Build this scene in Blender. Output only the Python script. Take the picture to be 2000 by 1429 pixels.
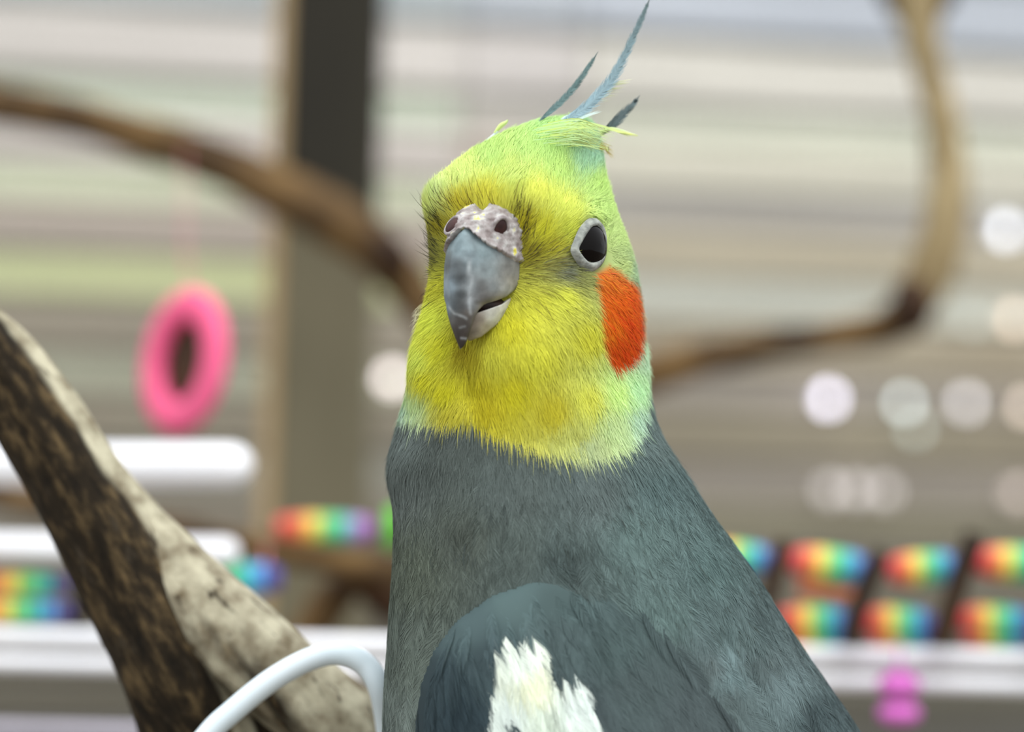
import bpy, bmesh, math, random
import numpy as np
from mathutils import Vector, Matrix
from mathutils.bvhtree import BVHTree

for o in list(bpy.data.objects):
    bpy.data.objects.remove(o, do_unlink=True)
SC = bpy.context.scene
COL = SC.collection
rng = np.random.default_rng(7)
random.seed(7)

# ------------------------------------------------------------------ camera
W, H = 2000.0, 1429.0
LENS, SENSOR = 100.0, 36.0
F = LENS / SENSOR * W                    # focal length in pixels
D0 = 0.46                                # distance of the bird
ROLL = math.radians(1.9)
CAMZ = 0.30
CAM = np.array([0.0, 0.0, CAMZ])
RX = np.array([math.cos(ROLL), 0, math.sin(ROLL)])
UP = np.array([-math.sin(ROLL), 0, math.cos(ROLL)])
FW = np.array([0.0, 1.0, 0.0])
cd = bpy.data.cameras.new('camera')
cd.lens = LENS; cd.sensor_width = SENSOR; cd.clip_start = 0.02; cd.clip_end = 60
cd.dof.use_dof = True
cd.dof.focus_distance = 0.447
cd.dof.aperture_fstop = 9.6
cam = bpy.data.objects.new('camera', cd); COL.objects.link(cam)
cam.matrix_world = Matrix(((RX[0], UP[0], -FW[0], CAM[0]), (RX[1], UP[1], -FW[1], CAM[1]), (RX[2], UP[2], -FW[2], CAM[2]), (0, 0, 0, 1)))
SC.camera = cam

# ------------------------------------------------------------------ light
wd = bpy.data.worlds.new('overcast_sky'); SC.world = wd; wd.use_nodes = True
nt = wd.node_tree; nt.nodes.clear()
out = nt.nodes.new('ShaderNodeOutputWorld'); bg = nt.nodes.new('ShaderNodeBackground')
tc = nt.nodes.new('ShaderNodeTexCoord'); sx = nt.nodes.new('ShaderNodeSeparateXYZ'); rp = nt.nodes.new('ShaderNodeValToRGB')
nt.links.new(tc.outputs['Generated'], sx.inputs[0]); nt.links.new(sx.outputs['Z'], rp.inputs[0])
rp.color_ramp.elements[0].position = 0.0; rp.color_ramp.elements[0].color = (0.92, 0.95, 0.97, 1)
rp.color_ramp.elements[1].position = 1.0; rp.color_ramp.elements[1].color = (1.55, 1.60, 1.66, 1)
nt.links.new(rp.outputs[0], bg.inputs[0]); bg.inputs[1].default_value = 1.0
nt.links.new(bg.outputs[0], out.inputs[0])
sun = bpy.data.lights.new('sun', 'SUN'); sun.energy = 1.7; sun.angle = math.radians(40); sun.color = (1.0, 0.98, 0.94)
so = bpy.data.objects.new('sun', sun); COL.objects.link(so)
so.rotation_euler = Vector((0.18, -0.48, 1.0)).to_track_quat('Z', 'Y').to_euler()
SC.view_settings.view_transform = 'Standard'; SC.view_settings.look = 'None'
SC.view_settings.exposure = 0.15; SC.view_settings.gamma = 1.0; SC.view_settings.use_curve_mapping = False

# ------------------------------------------------------------------ helpers
def U(px, py, D):
    return CAM + D * ((px - 1000) / F * RX + (714.5 - py) / F * UP + FW)
def lin(c):
    c = np.asarray(c, float) / 255.0
    return np.where(c <= 0.04045, c / 12.92, ((c + 0.055) / 1.055) ** 2.4)
def lin4(c):
    l = lin(c); return (float(l[0]), float(l[1]), float(l[2]), 1)
def tag(o, label=None, cat=None, group=None, kind=None):
    if label: o['label'] = label
    if cat: o['category'] = cat
    if group: o['group'] = group
    if kind: o['kind'] = kind
    return o
def empty(name, loc=(0, 0, 0)):
    o = bpy.data.objects.new(name, None); COL.objects.link(o); o.location = tuple(loc); o.empty_display_size = 0.01
    return o
def mesh_obj(name, verts, faces, mat, parent=None, smooth=True, origin=None):
    """verts in world coordinates"""
    v = np.asarray(verts, float)
    if parent is not None: org = np.array(parent.matrix_basis.translation) + (np.array(parent.parent.matrix_basis.translation) if parent.parent else 0)
    elif origin is not None: org = np.asarray(origin, float)
    else: org = np.array([v[:, 0].mean(), v[:, 1].mean(), v[:, 2].min()])
    me = bpy.data.meshes.new(name)
    me.from_pydata((v - org).tolist(), [], [list(map(int, f)) for f in faces])
    me.materials.append(mat)
    if smooth: me.polygons.foreach_set('use_smooth', [True] * len(me.polygons))
    me.update()
    o = bpy.data.objects.new(name, me); COL.objects.link(o)
    if parent is not None: o.parent = parent
    else: o.location = tuple(org)
    return o
def catmull(P, n):
    P = np.asarray(P, float); Q = np.vstack([2 * P[0] - P[1], P, 2 * P[-1] - P[-2]])
    res = []
    for i in range(len(P) - 1):
        p0, p1, p2, p3 = Q[i:i + 4]
        t = np.linspace(0, 1, n, endpoint=False)[:, None]
        res.append(0.5 * (2 * p1 + (p2 - p0) * t + (2 * p0 - 5 * p1 + 4 * p2 - p3) * t ** 2 + (3 * p1 - p0 - 3 * p2 + p3) * t ** 3))
    return np.vstack(res + [P[-1:]])
def nrm(a): return a / np.maximum(np.linalg.norm(a, axis=-1, keepdims=True), 1e-12)
def tube(path, rad, sides=16, cap=True, wob=0.0, flat=1.0, seed=0, round_end=False):
    """loft a tube along path (world); returns verts, faces"""
    path = np.asarray(path, float); rad = np.asarray(rad, float)
    if round_end:
        t0 = nrm(path[0] - path[1]); t1 = nrm(path[-1] - path[-2]); a = np.linspace(0, 1, 5)[1:] * math.pi / 2 * .97
        path = np.vstack([[path[0] + t0 * rad[0] * math.sin(x) for x in a[::-1]], path, [path[-1] + t1 * rad[-1] * math.sin(x) for x in a]])
        rad = np.concatenate([[rad[0] * math.cos(x) for x in a[::-1]], rad, [rad[-1] * math.cos(x) for x in a]])
    r = np.random.default_rng(abs(seed))
    T = nrm(np.gradient(path, axis=0)); n = len(path)
    ref = np.array([0, 1, 0.0])
    A = nrm(np.cross(T, ref)); B = nrm(np.cross(A, T))
    th = np.linspace(0, 2 * math.pi, sides, endpoint=False)
    ph = r.uniform(0, 6.28, 8)
    s = np.concatenate([[0], np.cumsum(np.linalg.norm(np.diff(path, axis=0), axis=1))]) / max(rad.mean(), 1e-6)
    V = []
    for i in range(n):
        k = 1 + wob * (np.sin(2 * th + ph[0] + s[i] * .35) * .5 + np.sin(3 * th + ph[1] - s[i] * .5) * .35 + .5 * np.sin(s[i] * .9 + ph[2]) + .4 * np.sin(s[i] * 1.7 + th + ph[3]))
        V.append(path[i] + rad[i] * k[:, None] * (np.cos(th)[:, None] * A[i] + flat * np.sin(th)[:, None] * B[i]))
    V = np.vstack(V); Fc = []
    for i in range(n - 1):
        for j in range(sides):
            a = i * sides + j; b = i * sides + (j + 1) % sides
            Fc.append((a, b, b + sides, a + sides))
    if cap:
        Fc.append(tuple(range(sides))[::-1]); Fc.append(tuple(range((n - 1) * sides, n * sides)))
    return V, Fc
def ptube(pts, n=6, **kw):
    """pts: (px, py, D, width_px)"""
    P = np.array([np.append(U(a, b, d), w * d / F / 2) for a, b, d, w in pts])
    Q = catmull(P, n)
    return tube(Q[:, :3], Q[:, 3], **kw)
def box(c, ax, half, bev=0.0):
    """box with centre c, axes ax (3 rows), half sizes; chamfered edges"""
    bm = bmesh.new(); bmesh.ops.create_cube(bm, size=2)
    for v in bm.verts: v.co = Vector((v.co.x * half[0], v.co.y * half[1], v.co.z * half[2]))
    if bev > 0: bmesh.ops.bevel(bm, geom=bm.edges[:], offset=bev, segments=2, affect='EDGES', profile=.5)
    bm.verts.ensure_lookup_table()
    V = np.array([v.co[:] for v in bm.verts]) @ np.asarray(ax) + np.asarray(c)
    Fc = [[v.index for v in f.verts] for f in bm.faces]; bm.free()
    return V, Fc
def join(*parts):
    V = []; Fc = []; k = 0
    for v, f in parts:
        V.append(v); Fc += [tuple(i + k for i in q) for q in f]; k += len(v)
    return np.vstack(V), Fc

# ------------------------------------------------------------------ materials
def material(name, c1, c2=None, scale=40, rough=.6, bump=0.0, detail=4, stretch=(1, 1, 1), spec=.4, emit=0, lo=.35, hi=.65):
    m = bpy.data.materials.new(name); m.use_nodes = True; t = m.node_tree; b = t.nodes['Principled BSDF']
    b.inputs['Roughness'].default_value = rough; b.inputs['Specular IOR Level'].default_value = spec
    if c2 is None: c2 = [x * .92 for x in c1]
    tc = t.nodes.new('ShaderNodeTexCoord'); mp = t.nodes.new('ShaderNodeMapping'); mp.inputs['Scale'].default_value = stretch
    nz = t.nodes.new('ShaderNodeTexNoise'); nz.inputs['Scale'].default_value = scale; nz.inputs['Detail'].default_value = detail
    cr = t.nodes.new('ShaderNodeValToRGB'); cr.color_ramp.elements[0].position = lo; cr.color_ramp.elements[1].position = hi
    cr.color_ramp.elements[0].color = lin4(c2); cr.color_ramp.elements[1].color = lin4(c1)
    t.links.new(tc.outputs['Object'], mp.inputs[0]); t.links.new(mp.outputs[0], nz.inputs[0]); t.links.new(nz.outputs[0], cr.inputs[0])
    t.links.new(cr.outputs[0], b.inputs['Base Color'])
    if bump:
        bp = t.nodes.new('ShaderNodeBump'); bp.inputs['Strength'].default_value = bump; bp.inputs['Distance'].default_value = .001
        t.links.new(nz.outputs[0], bp.inputs['Height']); t.links.new(bp.outputs[0], b.inputs['Normal'])
    if emit:
        t.links.new(cr.outputs[0], b.inputs['Emission Color']); b.inputs['Emission Strength'].default_value = emit
    return m
def attr_material(name, rough=.7, spec=.2, sheen=0.0):
    m = bpy.data.materials.new(name); m.use_nodes = True; t = m.node_tree; b = t.nodes['Principled BSDF']
    b.inputs['Roughness'].default_value = rough; b.inputs['Specular IOR Level'].default_value = spec
    a = t.nodes.new('ShaderNodeAttribute'); a.attribute_name = 'tint'
    t.links.new(a.outputs['Color'], b.inputs['Base Color'])
    if sheen: b.inputs['Sheen Weight'].default_value = sheen
    return m
def set_tint(o, cols):
    me = o.data; a = me.color_attributes.new('tint', 'FLOAT_COLOR', 'POINT')
    c = np.ones((len(me.vertices), 4), np.float32); c[:, :3] = cols
    a.data.foreach_set('color', c.ravel())

# ------------------------------------------------------------------ the enclosure: slatted wall, floor
WD = 1.70; WY = math.radians(12.5)
wt = np.array([math.cos(WY), math.sin(WY), 0]); wn = np.array([math.sin(WY), -math.cos(WY), 0]); wz = np.array([0, 0, 1.0])
WP = CAM + np.array([0, WD, 0])
def wall_hit(px, py):
    d = U(px, py, 1.0) - CAM
    s = np.dot(WP - CAM, wn) / np.dot(d, wn)
    q = CAM + d * s - WP
    return np.dot(q, wt), q[2] + CAMZ
# rows of boards: top edge (y at x=250, y at x=1500), colours of the boards left / middle / right, depth forward
ROWS = [  # tones carry the top light fading downward and daylight showing through gaps
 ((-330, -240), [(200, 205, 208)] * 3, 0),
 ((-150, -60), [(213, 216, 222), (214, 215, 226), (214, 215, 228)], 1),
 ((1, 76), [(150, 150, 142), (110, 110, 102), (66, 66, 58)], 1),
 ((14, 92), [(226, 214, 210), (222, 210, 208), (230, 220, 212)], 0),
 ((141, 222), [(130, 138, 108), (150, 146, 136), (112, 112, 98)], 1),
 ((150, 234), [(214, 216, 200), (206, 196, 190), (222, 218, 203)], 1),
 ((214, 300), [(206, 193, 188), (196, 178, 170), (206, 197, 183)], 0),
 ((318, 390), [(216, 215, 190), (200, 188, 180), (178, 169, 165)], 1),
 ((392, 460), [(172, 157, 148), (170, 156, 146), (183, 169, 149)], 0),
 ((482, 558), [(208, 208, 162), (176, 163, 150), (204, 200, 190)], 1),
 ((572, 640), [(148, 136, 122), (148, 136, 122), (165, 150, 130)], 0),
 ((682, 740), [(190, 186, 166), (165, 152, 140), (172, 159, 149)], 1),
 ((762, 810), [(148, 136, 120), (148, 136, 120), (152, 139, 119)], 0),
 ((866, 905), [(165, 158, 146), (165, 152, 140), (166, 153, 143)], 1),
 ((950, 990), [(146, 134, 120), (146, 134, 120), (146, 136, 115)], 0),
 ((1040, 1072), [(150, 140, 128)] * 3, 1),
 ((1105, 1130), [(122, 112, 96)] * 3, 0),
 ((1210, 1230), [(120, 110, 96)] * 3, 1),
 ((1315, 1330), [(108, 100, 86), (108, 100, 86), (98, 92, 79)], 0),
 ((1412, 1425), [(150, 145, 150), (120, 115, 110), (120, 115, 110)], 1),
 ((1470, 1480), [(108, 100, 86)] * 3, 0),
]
floor_mat = material('floor_boards', (120, 108, 92), (95, 85, 70), 12, .8)
v, f = box((0, 1.2, -.01), np.eye(3), (2.5, 2.2, .01)); tag(mesh_obj('floor', v, f, floor_mat, smooth=False), kind='structure')
back_mat = material('wall_backing', (110, 100, 88), None, 20, .9)
wall = tag(empty('wall_back', (WP[0], WP[1], 0)), kind='structure')
v, f = box(WP * [1, 1, 0] + np.array([0, 0, .42]) - wn * .03, np.array([wt, -wn, wz]), (1.6, .006, .42)); mesh_obj('backing_panel', v, f, back_mat, wall, smooth=False)
zt = []
for (a, b), cs, dep in ROWS:
    zt.append((wall_hit(250, a)[1] + wall_hit(1500, b)[1]) / 2)
zt.append(0.002)
xs = [-1.55, wall_hit(885, 700)[0], wall_hit(1120, 700)[0], 1.55]
pm = {}
for i, (e, cs, dep) in enumerate(ROWS):
    z1, z0 = zt[i], zt[i + 1]
    for k in range(3):
        if cs[k] not in pm:
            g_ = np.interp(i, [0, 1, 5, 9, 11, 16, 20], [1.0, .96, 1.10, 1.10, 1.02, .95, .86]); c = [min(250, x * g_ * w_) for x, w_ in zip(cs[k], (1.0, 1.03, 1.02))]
            pm[cs[k]] = material('board_tone', c, [x * .93 for x in c], 6, .75, stretch=(1, 1, 8))
        c0 = WP * [1, 1, 0] + wt * (xs[k] + xs[k + 1]) / 2 + wz * (z0 + z1) / 2 + wn * (0.004 * (1 - dep) - .01)
        v, f = box(c0, np.array([wt, -wn, wz]), ((xs[k + 1] - xs[k]) / 2 - .0006, .009, (z1 - z0) / 2 - .0012), .002)
        mesh_obj('plank', v, f, pm[cs[k]], wall, smooth=False)

# fine wire screen between the perches and the wall
SD = 1.10
scr = tag(empty('wire_screen', (0, SD, 0)), 'fine dark wire mesh screen stretched behind the wooden post and branches', 'screen')
wire = material('wire_grey', (128, 126, 120), None, 60, .5)
pit = 24.0 * SD / F
vs = []; V = []; Fc = []; k = 0
def wirebox(c, hx, hz, hy):
    global k
    q = np.array([[sx_ * hx, sy_ * hy, sz_ * hz] for sx_ in (-1, 1) for sy_ in (-1, 1) for sz_ in (-1, 1)]) + c
    V.append(q)
    for a in ((0, 1, 3, 2), (4, 6, 7, 5), (0, 4, 5, 1), (2, 3, 7, 6), (0, 2, 6, 4), (1, 5, 7, 3)): Fc.append(tuple(x + k for x in a))
    k += 8
for i in range(-75, 76): wirebox(np.array([i * pit, SD, .34]), .00028, .33, .00028)
for j in range(0, 148): wirebox(np.array([0, SD + .0007, .02 + j * pit]), 75 * pit, .00012, .00012)
o = mesh_obj('mesh_wires', np.vstack(V), Fc, wire, scr, smooth=False); o['kind'] = 'stuff'
fm = material('screen_frame', (120, 112, 100), None, 20, .6)
for sgn in (-1, 1):
    v, f = box((sgn * 76 * pit, SD, .34), np.eye(3), (.006, .006, .34), .001); mesh_obj('frame_upright', v, f, fm, scr, smooth=False)
for z in (.006, .677):
    v, f = box((0, SD, z), np.eye(3), (76 * pit - .006, .006, .006), .001); mesh_obj('frame_rail', v, f, fm, scr, smooth=False)

# ------------------------------------------------------------------ timber post
pc = (U(622, 500, 1.045)); PH = .62
post = tag(empty('wooden_post', (pc[0], pc[1], 0)), 'upright square timber post with its lit left edge painted pale behind the branch', 'post')
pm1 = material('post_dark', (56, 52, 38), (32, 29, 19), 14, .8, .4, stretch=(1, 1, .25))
pm2 = material('post_lit_edge', (190, 165, 125), (160, 138, 102), 18, .8, stretch=(1, 1, .2))
hw = 88 * 1.045 / F
pm3 = material('post_lower', (126, 120, 98), (96, 90, 70), 14, .85, .4, stretch=(1, 1, .25)); zs = U(640, 425, 1.045)[2]  # lower timber is paler than the upper, from the branch crossing down
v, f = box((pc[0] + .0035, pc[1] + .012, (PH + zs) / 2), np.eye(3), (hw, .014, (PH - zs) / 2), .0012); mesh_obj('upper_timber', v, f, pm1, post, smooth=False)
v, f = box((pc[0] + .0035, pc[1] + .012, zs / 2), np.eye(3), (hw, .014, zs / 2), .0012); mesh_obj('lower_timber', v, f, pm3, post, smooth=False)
v, f = box((pc[0] - hw + .0005, pc[1] + .012, PH / 2), np.eye(3), (.0029, .012, PH / 2), .0008); mesh_obj('lit_edge', v, f, pm2, post, smooth=False)  # pale strip paints the lit left face of the post

# ------------------------------------------------------------------ blurred branches
bark = material('branch_bark', (112, 86, 48), (56, 38, 16), 55, .8, .5, stretch=(1, 1, 1))
bark_dk = material('branch_knot', (66, 40, 14), (38, 22, 8), 60, .85, .5)
br = tag(empty('curved_branch', U(1000, 745, 1.00)), 'long bent brown branch dipping behind the bird and turning upright', 'branch')
v, f = ptube([(-1500, 60, 1.00, 50), (-800, 110, 1.00, 66), (-260, 165, 1.00, 80), (-60, 192, 1.00, 80), (0, 204, 1.00, 80), (150, 230, 1.00, 82), (330, 282, 1.00, 90), (450, 328, 1.00, 98), (560, 382, 1.00, 100), (650, 428, 1.00, 108), (720, 474, 1.00, 104), (780, 535, 1.00, 92), (830, 600, 1.00, 84), (900, 680, 1.00, 80), (1050, 742, 1.00, 76), (1200, 748, 1.00, 76), (1280, 724, 1.00, 78), (1400, 694, 1.00, 70), (1500, 674, 1.00, 64), (1620, 656, 1.00, 64), (1720, 640, 1.00, 78), (1785, 600, 1.00, 88)], n=6, sides=18, wob=.05, seed=2)
mesh_obj('main_limb', v, f, bark, br)
v, f = ptube([(1745, 640, 1.00, 60), (1785, 590, 1.00, 88), (1822, 520, 1.00, 92), (1846, 430, 1.00, 90), (1850, 340, 1.00, 80), (1840, 240, 1.00, 70), (1818, 150, 1.00, 66), (1798, 70, 1.00, 74), (1790, 0, 1.00, 86), (1780, -90, 1.00, 90), (1765, -260, 1.00, 90)], n=6, sides=18, wob=.05, seed=3)
mesh_obj('upright_limb', v, f, material('upright_bark', (168, 150, 112), (120, 102, 68), 55, .8, .5), br)
for pts, sd in (([(1790, 50, 1.005, 50), (1755, 5, 1.005, 52), (1725, -60, 1.005, 50), (1680, -200, 1.005, 46)], 4), ([(1800, 55, 1.005, 44), (1840, -5, 1.005, 46), (1875, -80, 1.005, 44), (1920, -220, 1.005, 40)], 5)):
    v, f = ptube(pts, n=5, sides=14, wob=.06, seed=sd); mesh_obj('fork_twig', v, f, bark_dk, br)
v, f = ptube([(1770, 560, .989, 60), (1782, 600, .985, 92), (1772, 640, .989, 60)], n=5, sides=16, wob=.08, seed=6); mesh_obj('knot', v, f, bark_dk, br)
v, f = ptube([(735, 470, .989, 40), (765, 500, .984, 74), (785, 535, .989, 36)], n=5, sides=16, wob=.08, seed=8); mesh_obj('knot', v, f, bark_dk, br)

lb = tag(empty('perch_branch', U(500, 1065, .80)), 'low brown perch branch crossing in front of the timber post', 'branch')
v, f = ptube([(-1200, 800, .80, 36), (-600, 870, .80, 46), (-200, 930, .80, 50), (-40, 958, .80, 48), (60, 982, .80, 46), (200, 1010, .80, 46), (340, 1030, .80, 46), (450, 1054, .80, 48), (560, 1080, .80, 54), (700, 1104, .80, 62), (790, 1120, .80, 66), (1000, 1150, .80, 66), (1300, 1190, .80, 60)], n=6, sides=16, wob=.05, seed=9); mesh_obj('main_limb', v, f, bark, lb)
v, f = ptube([(700, 1120, .815, 50), (650, 1170, .82, 74), (610, 1230, .82, 74), (560, 1330, .82, 70), (500, 1500, .82, 70), (460, 2730, .82, 74)], n=5, sides=14, wob=.07, seed=10); mesh_obj('support_limb', v, f, bark, lb)
v, f = ptube([(690, 1128, .81, 44), (740, 1165, .815, 60), (800, 1200, .815, 60), (860, 1240, .815, 50)], n=5, sides=14, wob=.07, seed=11); mesh_obj('side_stub', v, f, bark_dk, lb)

# ------------------------------------------------------------------ pink ring on a cord
pk = material('pink_plastic', (246, 104, 150), (240, 92, 138), 30, .45, spec=.3)
cordm = material('cord', (215, 120, 140), None, 80, .8)
pcn = U(360, 706, .80)
ring = tag(empty('pink_ring_toy', pcn - np.array([0, 0, .022])), 'thick pink plastic ring hanging on a thin cord beside the post', 'toy ring')
R1, R2 = .0160, .0049
ax_n = nrm(np.array([math.sin(math.radians(-52)), -math.cos(math.radians(52)), .12])); ax_v = nrm(np.array([0.05, 0, 1.0]) - ax_n * np.dot(ax_n, [0.05, 0, 1.0])); ax_h = np.cross(ax_v, ax_n)
th = np.linspace(0, 2 * math.pi, 64, endpoint=False); ph = np.linspace(0, 2 * math.pi, 24, endpoint=False)
V = np.array([pcn + (R1 + R2 * math.cos(p)) * (math.cos(t) * ax_h + math.sin(t) * ax_v) + R2 * .62 * math.sin(p) * ax_n for t in th for p in ph])
Fc = [(i * 24 + j, ((i + 1) % 64) * 24 + j, ((i + 1) % 64) * 24 + (j + 1) % 24, i * 24 + (j + 1) % 24) for i in range(64) for j in range(24)]
mesh_obj('ring', V, Fc, pk, ring)
V = [pcn - ax_n * .0012 + (R1 - R2 * .6) * (math.cos(t) * ax_h + math.sin(t) * ax_v) * q + ax_n * z for z in (-.0015, .0) for q in (1.0, .5) for t in th]
Fc = [(i, (i + 1) % 64, 64 + (i + 1) % 64, 64 + i) for i in range(64)] + [(128 + i, 192 + i, 192 + (i + 1) % 64, 128 + (i + 1) % 64) for i in range(64)] + [(i, 128 + i, 128 + (i + 1) % 64, (i + 1) % 64) for i in range(64)] + [tuple(range(64, 128)), tuple(range(192, 256))[::-1]]
mesh_obj('hole_fill', np.array(V), Fc, material('hole_dark', (74, 48, 22), (54, 34, 14), 60, .8), ring)  # dark disc added for the darkness seen through the ring's hole
v, f = tube(np.array([pcn + ax_v * (R1 + R2 * .5), U(362, 500, .88), U(362, 288, .985)]), [.0003] * 3, 8); mesh_obj('cord', v, f, cordm, ring)

# ------------------------------------------------------------------ white rods and rails
wm = material('white_enamel', (250, 251, 255), (240, 242, 248), 30, .35, spec=.5)
lm = material('lilac_grey_enamel', (190, 186, 200), None, 30, .4)
def rod(name, pts, mat, label, cat, group=None, sides=20):
    t = tag(empty(name, U(*pts[len(pts) // 2][:3])), label, cat, group)
    v, f = ptube(pts, n=4, sides=sides, round_end=True); mesh_obj('bar', v, f, mat, t)
    return t
def bracket(t, px, D, y, mat):
    a = U(px, y, D); v, f = box((a[0], a[1] + .004, a[2] / 2), np.eye(3), (.0025, .0025, a[2] / 2 - .0005), .0005); mesh_obj('support_leg', v, f, mat, t, smooth=False)
r = rod('white_rod', [(-220, 908, .72, 84), (100, 908, .72, 84), (452, 909, .72, 84)], wm, 'thick bright white rod with a rounded end under the pink ring', 'rod'); bracket(r, -170, .708, 912, wm)
r = rod('white_rod', [(-220, 1064, .72, 56), (100, 1069, .72, 56), (440, 1078, .72, 56)], wm, 'thinner white rod behind the driftwood above the rainbow rolls', 'rod'); bracket(r, -150, .725, 1066, wm)
sh_ = tag(empty('wire_shelf', U(900, 1290, .86)), 'white shelf front of two parallel rails carrying the rainbow toys', 'shelf')
for pts in ([(-260, 1236, .72, 36), (900, 1263, .72, 36), (2200, 1292, .72, 36)], [(-260, 1286, .72, 34), (900, 1313, .72, 34), (2200, 1343, .72, 34)]):
    v, f = ptube(pts, n=4, sides=20, round_end=True); mesh_obj('rail', v, f, wm, sh_)
v, f = ptube([(-260, 1412, .72, 24), (100, 1422, .72, 24), (700, 1438, .72, 24)], n=4, sides=16, round_end=True); o = mesh_obj('lower_rail', v, f, lm, sh_); o['label'] = 'lilac grey lower rail'
for px_ in (-240, 2180): bracket(sh_, px_, .725, 1250, wm)

# ------------------------------------------------------------------ rainbow rolls
BANDS = [(232, 72, 78), (250, 136, 84), (250, 216, 96), (124, 218, 118), (66, 196, 172), (82, 156, 218), (80, 74, 146)]
bandm = [material('band_paint', c, None, 40, .5) for c in BANDS]
stickm = material('dark_stick', (58, 38, 14), (34, 20, 8), 50, .8)
def roll(parent, cx, cy, wpx, hpx, D, slope=0.06, bands=range(7)):
    a = U(cx, cy, D); t = empty('roll', (0, 0, 0)); t.parent = parent
    po = np.array(parent.location); t.location = tuple(a - po)
    bands = list(bands); n = len(bands)
    for i, b in enumerate(bands):
        x0 = cx - wpx / 2 + wpx * i / n; x1 = x0 + wpx / n
        y0 = cy + (x0 - cx) * slope; y1 = cy + (x1 - cx) * slope
        k0 = 1 - .35 * abs((i) / n * 2 - 1) ** 3; k1 = 1 - .35 * abs((i + 1) / n * 2 - 1) ** 3
        v, f = ptube([(x0 + .4, y0, D, hpx * k0), ((x0 + x1) / 2, (y0 + y1) / 2, D, hpx * (k0 + k1) / 2 * 1.03), (x1 - .4, y1, D, hpx * k1)], n=2, sides=20)
        mesh_obj('colour_band', v, f, bandm[b], t)
    return t
def stick(parent, pts):
    v, f = ptube(pts, n=4, sides=12, wob=.05, seed=int(pts[0][0])); mesh_obj('stick', v, f, stickm, parent)
RD = .722
t1 = tag(empty('rainbow_ladder', U(1750, 1262, RD)), 'toy ladder of rainbow rolls and slanted dark sticks on white shelf rails', 'bird toy')
for cx, cy, w, h, s in ((1445, 1090, 130, 62, .1), (1622, 1104, 156, 66, .12), (1806, 1110, 142, 64, -.05), (1985, 1100, 160, 66, .04), (1420, 1212, 130, 58, .02), (1592, 1212, 140, 60, .03), (1755, 1216, 140, 62, .05), (1945, 1212, 150, 58, .04), (2130, 1212, 140, 58, .04)):
    roll(t1, cx, cy, w, h, RD, s)
for cx, cy, w in ((1600, 1251, 130), (1765, 1251, 130), (1950, 1252, 140)): roll(t1, cx, cy, w, 20, RD, .02)
v, f = ptube([(1560, 1146, RD, 20), (1640, 1158, RD, 22), (1700, 1162, RD, 18)], n=3, sides=12); mesh_obj('orange_slat', v, f, bandm[1], t1)
for a in ([(1535, 1050, .712, 34), (1500, 1170, .712, 36), (1470, 1262, .712, 34)], [(1722, 1075, .712, 36), (1680, 1180, .712, 42), (1660, 1262, .712, 40)], [(1905, 1040, .712, 44), (1862, 1170, .712, 46), (1835, 1262, .712, 44)], [(2080, 1050, .712, 40), (2040, 1262, .712, 40)]): stick(t1, a)
t2 = tag(empty('rainbow_ladder', U(80, 1225, RD)), 'two stacked rainbow rolls on the white shelf rails left of the driftwood', 'bird toy')
roll(t2, 40, 1140, 190, 40, RD, .02, [0, 1, 2, 3, 4, 6]); roll(t2, 40, 1192, 200, 42, RD, .02, [0, 1, 2, 3, 4, 5, 6]); stick(t2, [(160, 1110, .728, 30), (150, 1230, .728, 30)]); stick(t2, [(-60, 1110, .728, 30), (-70, 1230, .728, 30)])
t3 = tag(empty('rainbow_roll', U(505, 1160, RD)), 'short green and blue roll hanging below the perch branch', 'bird toy')
roll(t3, 490, 1130, 120, 62, RD, -.02, [3, 4, 5, 6]); v, f = ptube([(520, 1108, RD, 6), (520, 1085, .76, 6), (520, 1066, .80, 6)], n=3, sides=8); mesh_obj('cord', v, f, cordm, t3)
lil = material('band_lilac', (176, 150, 215), None, 40, .5); pur = material('band_purple', (150, 84, 150), None, 40, .5)
t4 = tag(empty('rainbow_roll', U(640, 1060, .80)), 'rainbow roll fading from red to purple lying on the perch branch', 'bird toy')
bandm += [lil, pur]
roll(t4, 640, 1032, 200, 54, .80, .03, [0, 1, 2, 3, 4, 7, 8])
gb = tag(empty('green_bead', U(766, 1050, .80)), 'bright green bead on the perch branch, half hidden by the bird', 'bead')
gm = material('green_plastic', (90, 205, 30), None, 40, .4)
v, f = ptube([(752, 1030, .80, 70), (766, 1031, .80, 86), (782, 1032, .80, 70)], n=4, sides=24); mesh_obj('shell', v, f, gm, gb); 
v, f = ptube([(752, 1030, .80, 26), (745, 1030, .80, 26)], n=2, sides=16); mesh_obj('hole_rim', v, f, pur, gb)
mb = tag(empty('magenta_bead_string', U(1756, 1420, .85)), 'two magenta beads strung under the white shelf rails', 'bead string')
mm = material('magenta_plastic', (222, 112, 205), None, 40, .4)
for cy, h in ((1338, 56), (1392, 52)):
    v, f = ptube([(1756, cy - h * .46, .708, 22), (1756, cy - h * .3, .708, 66), (1756, cy, .708, 84), (1756, cy + h * .3, .708, 66), (1756, cy + h * .46, .708, 22)], n=4, sides=24); mesh_obj('bead', v, f, mm, mb)
v, f = ptube([(1756, 1420, .708, 6), (1756, 1350, .708, 6), (1756, 1262, .708, 6), (1756, 1255, .718, 6)], n=3, sides=8); mesh_obj('cord', v, f, mm, mb)

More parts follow.
